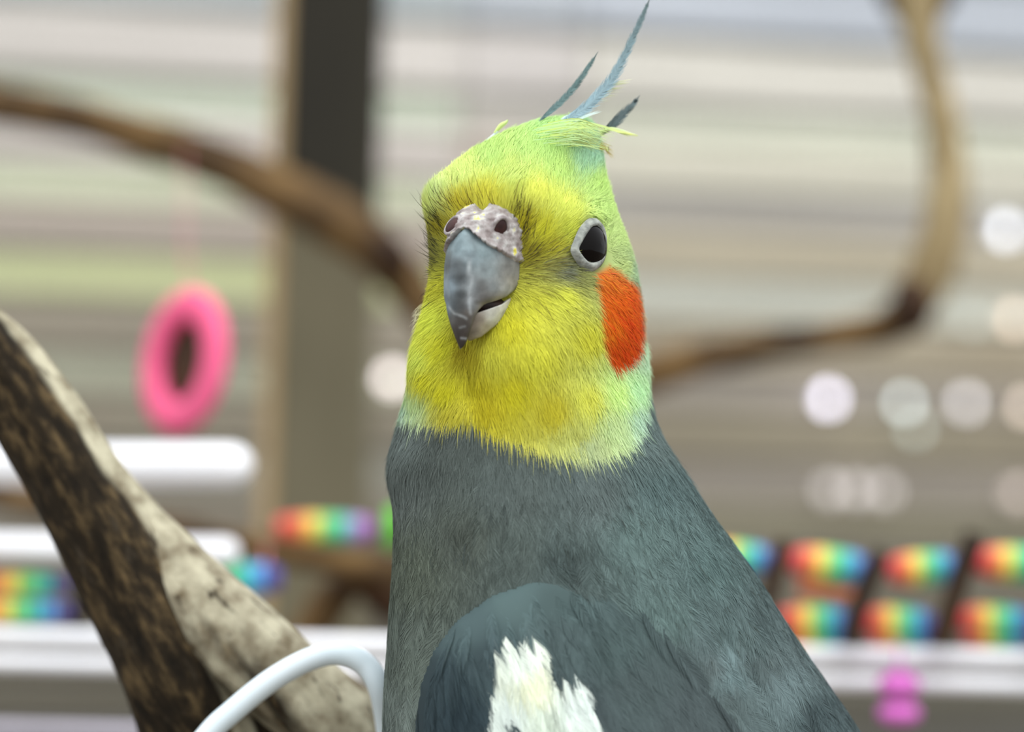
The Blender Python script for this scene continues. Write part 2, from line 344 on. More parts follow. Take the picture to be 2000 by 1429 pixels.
# ------------------------------------------------------------------ glowing balls added in place of blurred light spots on the slatted wall
def globe(px, py, r, col, e, label, group=None):
    s, z = wall_hit(px, py); base = WP * [1, 1, 0] + wt * s + wz * z; d = np.linalg.norm(base - CAM); rr = r * d / F
    t = tag(empty('light_spot', base - wz * rr + wn * .012), label, 'light', group)
    gm_ = material('spot_glow', col, col, 20, .4, emit=e)
    c = base + wn * (rr + .012)
    n = 14; V = []; Fc = []
    for i in range(n + 1):
        a = math.pi * i / n
        for j in range(20):
            b = 2 * math.pi * j / 20; V.append(c + rr * (math.cos(a) * wn + math.sin(a) * (math.cos(b) * wt + math.sin(b) * wz)))
    for i in range(n):
        for j in range(20): Fc.append((i * 20 + j, (i + 1) * 20 + j, (i + 1) * 20 + (j + 1) % 20, i * 20 + (j + 1) % 20))
    mesh_obj('globe', np.array(V), Fc, gm_, t)
    v, f = tube(np.array([base + wn * .0005, base + wn * .014]), [rr * .45, rr * .4], 12); mesh_obj('seat', v, f, wm, t)  # added mount for the stand-in ball
for px, py, r, col, e, lab in (
    (1600, 778, 16, (235, 232, 250), 5.2, 'brightest small white stand-in light spot on the slatted wall, below the bent branch'),
    (1748, 786, 13, (222, 235, 235), 3.4, 'upper one of two touching pale mint stand-in light spots on the slatted wall'),
    (1770, 836, 13, (200, 212, 205), 1.5, 'lower one of two touching pale mint stand-in light spots on the slatted wall'),
    (1868, 786, 16, (215, 212, 215), 3.0, 'greyish white stand-in light spot on the slatted wall between mint and peach lights'),
    (1986, 794, 16, (222, 205, 190), 3.0, 'pale peach stand-in light spot on the wall row with the brightest white one'),
    (1944, 452, 16, (225, 230, 240), 4.6, 'cool white stand-in light spot on the slatted wall behind the upright limb'),
    (1962, 624, 16, (225, 205, 185), 3.0, 'peach stand-in light spot on the slatted wall level with the branch elbow'),
    (1880, 628, 13, (190, 196, 188), 1.4, 'dim mint stand-in light spot on the slatted wall next to the branch elbow'),
    (1605, 955, 16, (215, 208, 206), 1.5, 'first of three merging soft white stand-in light spots low on the slatted wall'),
    (1655, 956, 16, (215, 208, 206), 1.5, 'middle one of three merging soft white stand-in light spots low on the wall'),
    (1708, 958, 16, (215, 208, 206), 1.5, 'last of three merging soft white stand-in light spots low on the slatted wall'),
    (1968, 962, 16, (220, 203, 195), 1.5, 'soft peach stand-in light spot low on the slatted wall above the ladder toy'),
    (755, 738, 16, (240, 228, 226), 4.6, 'pinkish white stand-in light spot on the wall between post and bird')):
    globe(px, py, r, col, e, lab)

# ------------------------------------------------------------------ driftwood perch
def driftwood_mat():
    m = bpy.data.materials.new('driftwood'); m.use_nodes = True; t = m.node_tree; b = t.nodes['Principled BSDF']; N = t.nodes.new; L = t.links.new
    b.inputs['Roughness'].default_value = .85; b.inputs['Specular IOR Level'].default_value = .2
    tc = N('ShaderNodeTexCoord')
    def mapped(rot, sc):
        mp = N('ShaderNodeMapping'); mp.vector_type = 'TEXTURE'; mp.inputs['Rotation'].default_value = (0, rot, 0); mp.inputs['Scale'].default_value = sc
        L(tc.outputs['Object'], mp.inputs[0]); return mp
    fib = mapped(math.radians(-33), (1, 1, 3.6))
    n1 = N('ShaderNodeTexNoise'); n1.inputs['Scale'].default_value = 430; n1.inputs['Detail'].default_value = 8; n1.inputs['Roughness'].default_value = .68; L(fib.outputs[0], n1.inputs[0])
    n2 = N('ShaderNodeTexNoise'); n2.inputs['Scale'].default_value = 190; n2.inputs['Detail'].default_value = 6; L(tc.outputs['Object'], n2.inputs[0])
    n3 = N('ShaderNodeTexNoise'); n3.inputs['Scale'].default_value = 120; n3.inputs['Detail'].default_value = 5; L(fib.outputs[0], n3.inputs[0])
    bk = N('ShaderNodeValToRGB'); e = bk.color_ramp.elements; e[0].position = .3; e[0].color = lin4((14, 11, 6)); e[1].position = .78; e[1].color = lin4((124, 104, 72))
    x = e.new(.5); x.color = lin4((42, 34, 22)); L(n1.outputs[0], bk.inputs[0])
    bw = N('ShaderNodeValToRGB'); e = bw.color_ramp.elements; e[0].position = .32; e[0].color = lin4((118, 106, 84)); e[1].position = .62; e[1].color = lin4((204, 198, 172)); L(n2.outputs[0], bw.inputs[0])
    at = N('ShaderNodeAttribute'); at.attribute_name = 'bare'
    ad = N('ShaderNodeMath'); ad.operation = 'MULTIPLY_ADD'; L(n3.outputs[0], ad.inputs[0]); ad.inputs[1].default_value = 1.0; L(at.outputs['Fac'], ad.inputs[2])
    rp = N('ShaderNodeValToRGB'); rp.color_ramp.elements[0].position = .92; rp.color_ramp.elements[1].position = 1.12
    ms = N('ShaderNodeMapRange'); ms.inputs[1].default_value = .88; ms.inputs[2].default_value = 1.12; L(ad.outputs[0], ms.inputs[0])
    mx = N('ShaderNodeMix'); mx.data_type = 'RGBA'; L(ms.outputs[0], mx.inputs[0]); L(bk.outputs[0], mx.inputs[6]); L(bw.outputs[0], mx.inputs[7])
    sp = N('ShaderNodeTexNoise'); sp.inputs['Scale'].default_value = 420; sp.inputs['Detail'].default_value = 3; L(fib.outputs[0], sp.inputs[0])
    sr = N('ShaderNodeMapRange'); sr.inputs[1].default_value = .62; sr.inputs[2].default_value = .7; L(sp.outputs[0], sr.inputs[0])
    m2 = N('ShaderNodeMix'); m2.data_type = 'RGBA'; L(sr.outputs[0], m2.inputs[0]); L(mx.outputs[2], m2.inputs[6]); m2.inputs[7].default_value = lin4((62, 54, 42)); L(m2.outputs[2], b.inputs['Base Color'])
    bp = N('ShaderNodeBump'); bp.inputs['Strength'].default_value = .9; bp.inputs['Distance'].default_value = .0012; L(n1.outputs[0], bp.inputs['Height']); L(bp.outputs[0], b.inputs['Normal'])
    return m
TD = .500
main_pts = [(-700, -60, TD + .01, 50), (-420, 210, TD + .005, 96), (-170, 510, TD, 128), (-80, 630, TD, 138), (0, 712, TD, 150), (75, 830, TD, 168), (150, 952, TD, 176), (245, 1098, TD, 204), (345, 1290, TD, 246), (430, 1500, TD + .004, 270), (500, 1750, TD + .008, 280), (560, 2200, TD + .01, 300), (600, 3000, TD + .01, 330), (610, 3905, TD + .01, 400)]
lobe_pts = [(210, 960, TD + .004, 80), (312, 1092, TD, 150), (425, 1214, TD - .004, 182), (560, 1334, TD - .006, 178), (690, 1440, TD - .006, 176), (820, 1600, TD - .004, 180), (960, 1850, TD - .004, 190), (1080, 2120, TD - .026, 190), (1200, 2290, TD - .040, 190), (1400, 2370, TD - .040, 170), (1520, 2400, TD - .040, 120)]
def ridged(pts, seed, ridge, amp, n=8, sides=48):
    P = np.array([np.append(U(a, b, d), w * d / F / 2) for a, b, d, w in pts]); Q = catmull(P, n)
    path, rad = Q[:, :3], Q[:, 3]; T = nrm(np.gradient(path, axis=0)); A = nrm(np.cross(T, [0, 1, 0])); B = nrm(np.cross(A, T))
    th = np.linspace(0, 2 * math.pi, sides, endpoint=False); r = np.random.default_rng(seed); p = r.uniform(0, 6.28, 9)
    s = np.concatenate([[0], np.cumsum(np.linalg.norm(np.diff(path, axis=0), axis=1))]) / .02
    V = []
    for i in range(len(path)):
        k = 1 + amp * np.exp(-((np.angle(np.exp(1j * (th - ridge - .15 * np.sin(s[i] * .8 + p[0]))))) / .38) ** 2)
        k = k + .035 * np.sin(5 * th + p[1] + .6 * np.sin(s[i])) + .025 * np.sin(9 * th + p[2] + s[i] * .7) + .05 * np.sin(s[i] * 1.6 + p[3]) + .03 * np.sin(s[i] * 3.7 + 2 * th + p[4])
        V.append(path[i] + rad[i] * k[:, None] * (np.cos(th)[:, None] * A[i] + np.sin(th)[:, None] * B[i]))
    V = np.vstack(V); Fc = []
    for i in range(len(path) - 1):
        for j in range(sides):
            a = i * sides + j; b = i * sides + (j + 1) % sides; Fc.append((a, b, b + sides, a + sides))
    Fc.append(tuple(range(sides))[::-1]); Fc.append(tuple(range((len(path) - 1) * sides, len(path) * sides)))
    return V, Fc
dw = tag(empty('driftwood_perch', (U(600, 3905, TD + .01)[0], U(600, 3905, TD + .01)[1], 0)), 'thick weathered forked driftwood with dark bark and pale worn edges beside the bird', 'driftwood')
dmat = driftwood_mat()
def pxd(v):
    q = np.asarray(v) - CAM; d = q @ FW
    return 1000 + q @ RX / d * F, 714.5 - q @ UP / d * F
def seg_dist(px, py, line):
    L_ = np.asarray(line, float); best = np.full(np.shape(px), 1e9)
    for a, b in zip(L_[:-1], L_[1:]):
        ab = b - a; t = np.clip(((px - a[0]) * ab[0] + (py - a[1]) * ab[1]) / (ab @ ab), 0, 1)
        best = np.minimum(best, np.hypot(px - a[0] - t * ab[0], py - a[1] - t * ab[1]))
    return best
def bare_attr(o, V, base, line, wid):
    me = o.data; a = me.attributes.new('bare', 'FLOAT', 'POINT')
    x, y = pxd(V); d = seg_dist(x, y, line)
    a.data.foreach_set('value', (base + .75 * np.exp(-(d / wid) ** 2)).astype(np.float32))
v, f = ridged(main_pts, 3, math.radians(15), .10); o = mesh_obj('trunk', v, f, dmat, dw)
bare_attr(o, v, .02, [(-100, 520), (20, 610), (95, 720), (170, 820), (225, 905), (290, 985), (345, 1110), (400, 1230), (450, 1340), (500, 1500)], 32)
v, f = ridged(lobe_pts, 5, math.radians(60), .05); o = mesh_obj('side_limb', v, f, dmat, dw)
bare_attr(o, v, .46, [(330, 1040), (420, 1100), (560, 1215), (640, 1290), (760, 1390)], 70)

# ------------------------------------------------------------------ white hoop
hm = material('pale_plastic', (232, 244, 250), (222, 238, 246), 60, .4, spec=.4)
HD = .475
hp = tag(empty('white_hoop', U(520, 4000, HD)), 'curved white plastic tube arching in front of the driftwood', 'tube')
v, f = ptube([(215, 4136, HD, 46), (205, 3000, HD, 46), (220, 1900, HD, 46), (300, 1580, HD, 46), (400, 1442, HD, 46), (455, 1388, HD, 46), (530, 1328, HD, 46), (605, 1287, HD, 46), (662, 1276, HD, 46), (712, 1296, HD, 46), (742, 1345, HD, 46), (758, 1430, HD + .004, 46), (770, 1560, HD + .006, 46), (775, 1900, HD + .006, 46), (775, 2500, HD + .006, 46)], n=8, sides=20); mesh_obj('tube', v, f, hm, hp)

# ================================================================== the cockatiel
# bird space: metres, x right, y away from the camera (0 = 0.46 m), z up, axes of the picture plane
S = F / D0 / 1000.0                       # pixels per millimetre at the bird
def BW(p):
    p = np.asarray(p, float) * .001
    return CAM + p[..., 0:1] * RX + (D0 + p[..., 1:2]) * FW + p[..., 2:3] * UP
def bx(px): return (np.asarray(px, float) - 1000) / S
def bz(py): return (714.5 - np.asarray(py, float)) / S
def to_px(p):                             # bird mm -> picture pixels
    k = D0 * 1000 / (D0 * 1000 + p[..., 1])
    return 1000 + p[..., 0] * S * k, 714.5 - p[..., 2] * S * k
YAW = math.radians(30); SY, CY = math.sin(YAW), math.cos(YAW)
OX = bx(1065)
FV = np.array([-SY, -CY, 0]); LV = np.array([CY, -SY, 0]); ZV = np.array([0, 0, 1.0])
def head(f, l, z): return np.stack([OX - SY * f + CY * l, -CY * f - SY * l, z + 0 * f], -1)

# silhouette of the body (left and right edge per row), inset for the plumage
LEFT = [(232, 1085), (238, 1050), (250, 1012), (272, 962), (305, 906), (335, 872), (370, 834), (400, 826), (440, 836), (500, 842), (560, 838), (620, 828), (700, 810), (760, 797), (810, 782), (850, 770), (900, 757), (935, 760), (980, 768), (1040, 770), (1100, 768), (1180, 762), (1260, 756), (1340, 750), (1429, 748), (1520, 752), (1640, 770), (1760, 810), (1880, 880), (1980, 980), (2060, 1120), (2110, 1300)]
RIGHT = [(232, 1128), (238, 1148), (250, 1165), (272, 1174), (305, 1180), (335, 1184), (370, 1194), (400, 1202), (440, 1218), (500, 1240), (560, 1252), (620, 1260), (700, 1268), (760, 1270), (810, 1278), (850, 1292), (900, 1324), (935, 1346), (980, 1376), (1040, 1418), (1100, 1464), (1180, 1516), (1260, 1568), (1340, 1624), (1429, 1684), (1520, 1742), (1640, 1806), (1760, 1850), (1880, 1870), (1980, 1860), (2060, 1800), (2110, 1660)]
#         py   b   af   ab  n    yaw
SECT = [(232, 2, 2, 2.5, 2.0, 30), (238, 5, 5, 6, 2, 30), (250, 7.5, 8, 9, 2.1, 30), (280, 10.5, 11.5, 12.5, 2.3, 30), (320, 12.2, 14.5, 14.5, 2.6, 30), (370, 13.5, 17, 16, 2.9, 30), (420, 14.2, 18, 17, 3.1, 30), (480, 14.5, 18, 17.5, 3.1, 30), (560, 15, 18, 18, 2.9, 30), (640, 15.5, 18.6, 18.5, 2.6, 30), (720, 16.5, 19, 18.5, 2.3, 30), (800, 18, 19.5, 19, 2.1, 34), (900, 19.5, 20.5, 20.5, 2, 48), (1000, 21, 24, 24, 2, 64), (1200, 24, 32, 32, 2, 76), (1429, 26, 38, 38, 2, 78), (1700, 26, 40, 40, 2, 78), (1900, 23, 38, 38, 2, 78), (2060, 14, 26, 26, 2, 78), (2110, 6, 14, 14, 2, 78)]
def tab(T, y, c):
    T = np.asarray(T, float); return np.interp(y, T[:, 0], T[:, c])
def smooth_tab(T, ys, c, s):
    yy = np.linspace(-s, s, 9); return np.mean([tab(T, ys + q, c) for q in yy], axis=0)
ys = np.concatenate([[232.5, 234, 236.5], np.arange(240, 400, 5), np.arange(400, 900, 5), np.arange(900, 1500, 7), np.arange(1500, 2111, 15)])
NA = 180
th = np.linspace(0, 2 * math.pi, NA, endpoint=False)
PUFF = [(1030, 700, 95, 80, 3.0), (845, 690, 45, 90, 2.2), (1120, 620, 70, 60, 1.2), (1010, 395, 70, 30, 1.2), (900, 395, 50, 25, .8), (1140, 425, 40, 18, 1.0), (1060, 500, 30, 40, -.8), (1215, 640, 40, 70, .7), (860, 760, 60, 60, 1.0), (1090, 800, 120, 50, .8), (820, 900, 60, 30, .6), (1350, 1230, 90, 120, 1.0), (930, 1010, 80, 40, .5), (1120, 1115, 50, 25, -1.2)]
GROOVE = [(905, 668), (912, 720), (920, 770)]
Bv = []
for i, y in enumerate(ys):
    sm = 4 if y < 300 else (14 if y < 420 else 22)
    if y < 242: sm = 1
    xl = smooth_tab(LEFT, y, 1, sm) + 3; xr = smooth_tab(RIGHT, y, 1, sm) - 3
    b, af, ab, n, yw = [smooth_tab(SECT, y, c, sm) for c in (1, 2, 3, 4, 5)]
    yw = math.radians(yw); c, s = np.cos(th), np.sin(th)
    nn = np.where(c > 0, n, 2.0)
    ff = np.where(c > 0, af, ab) * np.sign(c) * np.abs(c) ** (2 / nn); ll = b * np.sign(s) * np.abs(s) ** (2 / nn)
    X = -math.sin(yw) * ff + math.cos(yw) * ll; Y = -math.cos(yw) * ff - math.sin(yw) * ll
    x0, x1 = bx(xl), bx(xr)
    X = x0 + (X - X.min()) / (X.max() - X.min()) * (x1 - x0)
    Bv.append(np.stack([X, Y, np.full(NA, bz(y))], -1))
Bv = np.array(Bv)
# puffs of plumage and the crease under the bill
def puff(P, N):
    px, py = to_px(P); fr = np.clip(-N[..., 1] * 2.2, 0, 1)
    d = np.zeros(px.shape)
    for cx, cy, sx_, sy_, a in PUFF: d += a * np.exp(-((px - cx) / sx_) ** 2 - ((py - cy) / sy_) ** 2)
    g = seg_dist(px, py, GROOVE); d -= 1.3 * np.exp(-(g / 18) ** 2)
    return d * fr
def grid_normals(G):
    du = np.roll(G, -1, 1) - np.roll(G, 1, 1); dv = np.gradient(G, axis=0)
    n_ = nrm(np.cross(du, dv)); c0 = G.mean(axis=1, keepdims=True)
    sgn = np.sign(np.sum(n_ * (G - c0) * [1, 1, 0], -1, keepdims=True)); sgn[sgn == 0] = 1
    return n_ * sgn
Nn = grid_normals(Bv)
Bv = Bv + Nn * puff(Bv, Nn)[..., None]
# flatten the eye socket
NE = nrm(np.array([.80, -.58, .06]))
nr = len(ys); Vb = Bv.reshape(-1, 3)
Fb = [(i * NA + j, (i + 1) * NA + j, (i + 1) * NA + (j + 1) % NA, i * NA + (j + 1) % NA) for i in range(nr - 1) for j in range(NA)]
Fb.append(tuple(range(NA))); Fb.append(tuple(range((nr - 1) * NA, nr * NA))[::-1])
def make_bvh(V, Fc): return BVHTree.FromPolygons([tuple(v) for v in V.tolist()], Fc)
bvh = make_bvh(Vb, Fb)
CO = Vector((0, -D0 * 1000, 0))
def cast(px, py, tree=None):
    d = Vector(((px - 1000) / S, D0 * 1000, (714.5 - py) / S)).normalized()
    r = (tree or bvh).ray_cast(CO, d)
    if r[0] is None: return None, None
    n = np.array(r[1]); 
    if n @ np.array(d) > 0: n = -n
    return np.array(r[0]), n
EC, _ = cast(1159, 478)
EC = EC + NE * .3
dd = Vb - EC; h = dd @ NE; rad = np.linalg.norm(dd - h[:, None] * NE, axis=1)
wgt = np.clip(1 - (rad - 3.0) / 3.0, 0, 1); wgt = wgt * wgt * (3 - 2 * wgt) * (np.abs(h) < 6) * (Vb[:, 1] < 4)
Vb = Vb - NE * (h * wgt)[:, None] - NE * (.5 * wgt)[:, None]
bvh = make_bvh(Vb, Fb)
Vn = grid_normals(Vb.reshape(nr, NA, 3)).reshape(-1, 3)

# ------------------------------------------------------------------ plumage colours
YEL = [(1060, 250, 214, 238, 128), (960, 300, 226, 240, 118), (900, 340, 238, 238, 100), (850, 375, 234, 238, 108), (838, 405, 226, 228, 96), (1000, 330, 236, 238, 98), (1100, 330, 224, 242, 122), (1160, 295, 202, 234, 176), (1140, 312, 205, 236, 170), (1170, 360, 214, 236, 126), (1195, 400, 204, 226, 128), (1050, 380, 242, 234, 70), (950, 390, 236, 220, 52), (900, 400, 228, 206, 44), (1100, 400, 238, 236, 78), (1020, 290, 226, 242, 110), (1080, 290, 220, 240, 120),
 (860, 440, 172, 152, 34), (845, 500, 132, 124, 58), (850, 560, 206, 194, 62), (832, 540, 190, 182, 70), (1025, 440, 212, 190, 38), (1035, 490, 168, 150, 42), (1080, 482, 196, 180, 50), (1090, 520, 148, 140, 84), (1108, 530, 126, 126, 112), (1060, 450, 232, 220, 58), (1110, 448, 222, 220, 78), (1210, 450, 208, 224, 132), (1222, 520, 202, 210, 126), (1243, 520, 166, 188, 150), (1250, 570, 150, 178, 148), (1130, 540, 150, 145, 90),
 (1100, 580, 236, 226, 92), (1050, 600, 232, 218, 82), (1050, 700, 238, 222, 84), (1000, 640, 228, 210, 60), (960, 700, 234, 218, 88), (1150, 660, 238, 222, 80), (1000, 760, 236, 208, 52), (1080, 800, 232, 208, 58), (950, 790, 228, 200, 48), (1150, 780, 236, 220, 92), (1210, 765, 226, 236, 150), (1243, 760, 212, 236, 190), (1200, 830, 224, 238, 164), (1120, 850, 228, 228, 112), (1150, 880, 220, 234, 150), (1252, 820, 200, 224, 190), (1264, 700, 212, 232, 190), (1268, 640, 190, 200, 165),
 (840, 620, 230, 226, 88), (860, 680, 226, 212, 60), (830, 740, 222, 202, 48), (870, 760, 222, 198, 44), (880, 810, 220, 200, 64), (803, 790, 222, 230, 160), (788, 800, 204, 220, 200), (815, 700, 228, 226, 108), (925, 700, 200, 176, 50), (935, 760, 215, 186, 45), (905, 690, 178, 150, 40)]
GRY = [(800, 850, 136, 142, 138), (850, 880, 122, 126, 120), (1000, 950, 126, 132, 127), (900, 1050, 123, 126, 115), (800, 1100, 118, 122, 108), (800, 1300, 124, 130, 121), (1000, 1080, 112, 119, 113), (1150, 960, 118, 126, 123), (1300, 950, 106, 122, 120), (1250, 1050, 110, 126, 122), (1400, 1100, 100, 117, 114), (1300, 1200, 106, 122, 118), (1100, 1100, 98, 108, 105), (1450, 1250, 98, 110, 108), (1600, 1400, 76, 87, 88), (1500, 1300, 94, 103, 102), (1425, 1285, 132, 148, 148), (1428, 1322, 124, 140, 140), (1540, 1340, 112, 124, 124), (1395, 1300, 98, 106, 105), (1465, 1300, 94, 104, 103), (1425, 1240, 98, 112, 110), (1425, 1370, 94, 103, 102), (1290, 860, 118, 130, 126), (1490, 1230, 92, 104, 103), (1360, 1330, 96, 104, 103), (770, 950, 128, 132, 128), (760, 1400, 132, 138, 132)]
WNG = [(1000, 1170, 116, 134, 131), (900, 1230, 112, 129, 128), (870, 1330, 74, 88, 92), (900, 1400, 64, 78, 84), (950, 1300, 92, 106, 108), (1100, 1250, 100, 113, 111), (1250, 1350, 94, 104, 102), (1350, 1400, 94, 102, 101), (1100, 1180, 104, 120, 117), (1200, 1260, 96, 110, 107), (1130, 1400, 90, 98, 98), (1600, 1600, 84, 92, 92), (1000, 1700, 70, 80, 84)]
ORANGE = [(1166, 535), (1192, 518), (1218, 540), (1246, 560), (1254, 600), (1258, 650), (1252, 690), (1232, 715), (1205, 728), (1188, 705), (1178, 670), (1172, 630), (1170, 590), (1162, 560)]
COLLAR = [(700, 822), (780, 826), (850, 832), (920, 822), (965, 850), (1020, 872), (1080, 890), (1130, 902), (1180, 898), (1228, 880), (1255, 850), (1265, 800), (1266, 740), (1275, 690), (1300, 600)]
WHITE = [(975, 1264), (1020, 1256), (1066, 1264), (1068, 1302), (1080, 1352), (1098, 1342), (1138, 1334), (1152, 1372), (1180, 1435), (1240, 1600), (1400, 1800), (1360, 1860), (1100, 1700), (980, 1560), (952, 1440), (966, 1340)]
YK = [300, 350, 390, 425, 560, 720, 760, 850, 890]
YEL = [(a, b, r * np.interp(b, YK, [.79, .88, .94, .90, .93, .92, .96, .90, .82]), min(248, g * np.interp(b, YK, [.885, .95, .99, .95, .99, .99, 1.06, .93, .84])), bb * (np.interp(b, YK, [1.1, 1.3, 1.5, 1.0, .88, .85, .95, 1.1, 1.1]) if bb < 112 else 1.0)) for a, b, r, g, bb in YEL]
GRY = [(a, b, r * np.interp(a, [790, 880, 1200], [.84, .71, .87]), g * np.interp(a, [790, 880, 1200], [.89, .76, .92]), bb * np.interp(a, [790, 880, 1200], [.89, .77, .93])) for a, b, r, g, bb in GRY]
WNG = [(a, b, r * .75, g * .80, bb * .82) for a, b, r, g, bb in WNG]
def idw(T, px, py, p=3.2):
    T = np.asarray(T, float); res = np.zeros(px.shape + (3,)); w = np.zeros(px.shape)
    for q in T:
        k = 1 / ((px - q[0]) ** 2 + (py - q[1]) ** 2 + 120.) ** (p / 2); w += k; res += k[..., None] * lin(q[2:5])
    return res / w[..., None]
def inside(px, py, poly):
    P = np.asarray(poly, float); r = np.zeros(np.shape(px), bool); j = len(P) - 1
    for i in range(len(P)):
        c = ((P[i, 1] > py) != (P[j, 1] > py)) & (px < (P[j, 0] - P[i, 0]) * (py - P[i, 1]) / (P[j, 1] - P[i, 1] + 1e-9) + P[i, 0])
        r ^= c; j = i
    return r
def sstep(x, a, b):
    t = np.clip((x - a) / (b - a), 0, 1); return t * t * (3 - 2 * t)
def poly_mask(px, py, poly, soft):
    d = seg_dist(px, py, list(poly) + [poly[0]]); s = np.where(inside(px, py, poly), d, -d); return sstep(s, -soft, soft)
def body_colour(P, jit=0.0):
    P = np.asarray(P, float); px, py = to_px(P); px, py = px.copy(), py.copy()
    f = (P[:, 0] - OX) * -SY + P[:, 1] * -CY; l = (P[:, 0] - OX) * CY + P[:, 1] * -SY
    hid = (l < 0) & (P[:, 1] > -2.5) & (py < 760)
    mx = 1000 + (OX - SY * f + CY * -l) * S
    px = np.where(hid, np.minimum(mx, 1262), px)
    if jit: px = px + rng.normal(0, jit, px.shape); py = py + rng.normal(0, jit, py.shape)
    y = idw(YEL, px, py); g = idw(GRY, px, py)
    cl = np.interp(px, [c[0] for c in COLLAR[:11]], [c[1] for c in COLLAR[:11]])
    m = sstep(py - cl, -7, 7)
    m = np.maximum(m, sstep(px - np.interp(py, [600, 690, 740, 800, 850], [1300, 1278, 1268, 1264, 1256]), -5, 6) * (py > 560))
    back = sstep(P[:, 1] + .25 * np.maximum(P[:, 0] - bx(1150), -12), 5, 9) * (py < 900) * ~hid     # grey nape
    m = np.maximum(m, back)
    c = y * (1 - m[:, None]) + g * m[:, None]
    o = poly_mask(px, py, ORANGE, 7) * (py < 800) * np.where(hid, 1, P[:, 1] < 6)
    oc = idw([(1190, 560, 238, 122, 40), (1215, 600, 236, 98, 14), (1235, 640, 232, 84, 8), (1215, 690, 222, 78, 8), (1185, 640, 240, 122, 28), (1200, 530, 226, 130, 60), (1248, 600, 234, 96, 24)], px, py)
    if jit: oc = oc * (1 + np.stack([rng.normal(0, .06, px.shape), rng.normal(.05, .28, px.shape), 0 * px], -1))
    oc = oc * np.array([.84, .82, .6])
    return c * (1 - o[:, None]) + oc * o[:, None]
def wing_colour(P, jit=0.0):
    px, py = to_px(np.asarray(P, float))
    if jit: px = px + rng.normal(0, jit, px.shape); py = py + rng.normal(0, jit * 2.2, py.shape)
    c = idw(WNG, px, py); w = poly_mask(px, py, WHITE, 4)
    wc = idw([(1020, 1300, 222, 232, 222), (1040, 1340, 226, 232, 200), (1000, 1400, 215, 228, 222), (1130, 1380, 220, 232, 226), (1060, 1420, 212, 226, 210)], px, py)
    k = sstep(np.hypot((px - 1005) / 14, (py - 1427) / 16), .6, 1.0)
    w = w * k
    return c * (1 - w[:, None]) + wc * w[:, None]

# ------------------------------------------------------------------ body mesh
FOOT = np.array([bx(1180), 0, bz(2200)])
bird = tag(empty('cockatiel', BW(FOOT)), 'grey cockatiel with yellow face, orange cheek patch and thin upright crest', 'bird')
plum = attr_material('plumage', .75, .15, .0)
def bobj(name, V, Fc, mat, parent=None, smooth=True):
    return mesh_obj(name, BW(V), Fc, mat, parent or bird, smooth)
body = bobj('body', Vb, Fb, plum); bc0 = body_colour(Vb); grey_ = 1 - np.clip((bc0.max(1) - bc0.min(1)) / .12, 0, 1)
set_tint(body, bc0 * (.84 - .26 * grey_[:, None]))  # grey skin tinted darker, painting shade into the gaps between barbs

# folded wing: a shell that lies on the flank
SHARP = [(1165, 1134), (1115, 1125), (1040, 1133), (960, 1162), (890, 1212), (845, 1272), (820, 1340), (811, 1429), (815, 1550), (850, 1700), (960, 1900), (1150, 2060)]
SOFT = [(1165, 1134), (1225, 1164), (1290, 1220), (1360, 1305), (1440, 1415), (1510, 1530), (1610, 1700), (1720, 1900), (1790, 2050)]
OUT = SHARP + SOFT[::-1][:-1]
gx = np.arange(800, 1800, 6.0); gy = np.arange(1116, 2060, 6.0)
idx = {}; Vw = []
for i, y in enumerate(gy):
    row = np.full(len(gx), y); ins = inside(gx, row, OUT)
    d1 = seg_dist(gx, row, SHARP); d2 = seg_dist(gx, row, SOFT)
    for j, x in enumerate(gx):
        if not ins[j] and min(d1[j], d2[j]) > 9: continue
        p, n = cast(x, y)
        if p is None: continue
        s1 = d1[j] if ins[j] else -d1[j]; s2 = d2[j] if ins[j] else -d2[j]
        e1 = max(0, min(1, s1 / 85)); e1 = math.sqrt(1 - (1 - e1) ** 2); e2 = max(0, min(1, s2 / 260)); e2 = e2 * e2 * (3 - 2 * e2)
        hgt = 5.2 * e1 * (.06 + .94 * e2) - (.5 if ins[j] else 1.0) * (1 if d1[j] < d2[j] else .30)
        idx[(i, j)] = len(Vw); Vw.append(p + np.array([-.05, -1, .05]) * hgt)
Vw = np.array(Vw)
Fw = [(idx[i, j], idx[i + 1, j], idx[i + 1, j + 1], idx[i, j + 1]) for (i, j) in idx if (i + 1, j) in idx and (i, j + 1) in idx and (i + 1, j + 1) in idx]
wing = bobj('folded_wing', Vw, Fw, plum); set_tint(wing, wing_colour(Vw) * .80)
Vm = Vw * [1, -1, 1]; wing2 = bobj('folded_wing', Vm, [q[::-1] for q in Fw], plum); set_tint(wing2, wing_colour(Vw) * .85)
bvw = make_bvh(Vw, Fw)

# ------------------------------------------------------------------ plumage: barbs grouped into small feathers
BEAK = head(np.array(13.0), np.array(0.0), bz(545))
def flow(P, N, wingm):
    px, py = to_px(P)
    rad_ = P - BEAK
    dn = np.stack([np.interp(px, [750, 1000, 1300, 1500], [0, .08, .42, .62]), 0 * px, -np.ones_like(px)], -1)
    wdn = np.stack([.30 + .25 * sstep(px, 900, 1200), 0 * px, -np.ones_like(px)], -1)
    k = sstep(py, 760, 960)[:, None]
    t = nrm(rad_) * (1 - k) + nrm(dn) * k
    if wingm: t = nrm(wdn)
    t = t - N * np.sum(t * N, -1, keepdims=True)
    return nrm(t)
EV = nrm(ZV - NE * NE[2]); EH = np.cross(EV, NE)
if EH[0] < 0: EH = -EH
def eye_uv(P):
    d = P - EC; return d @ EH, d @ EV
BL_V = []; BL_F = []; BL_N = []; BL_C = []; BLK = [0]
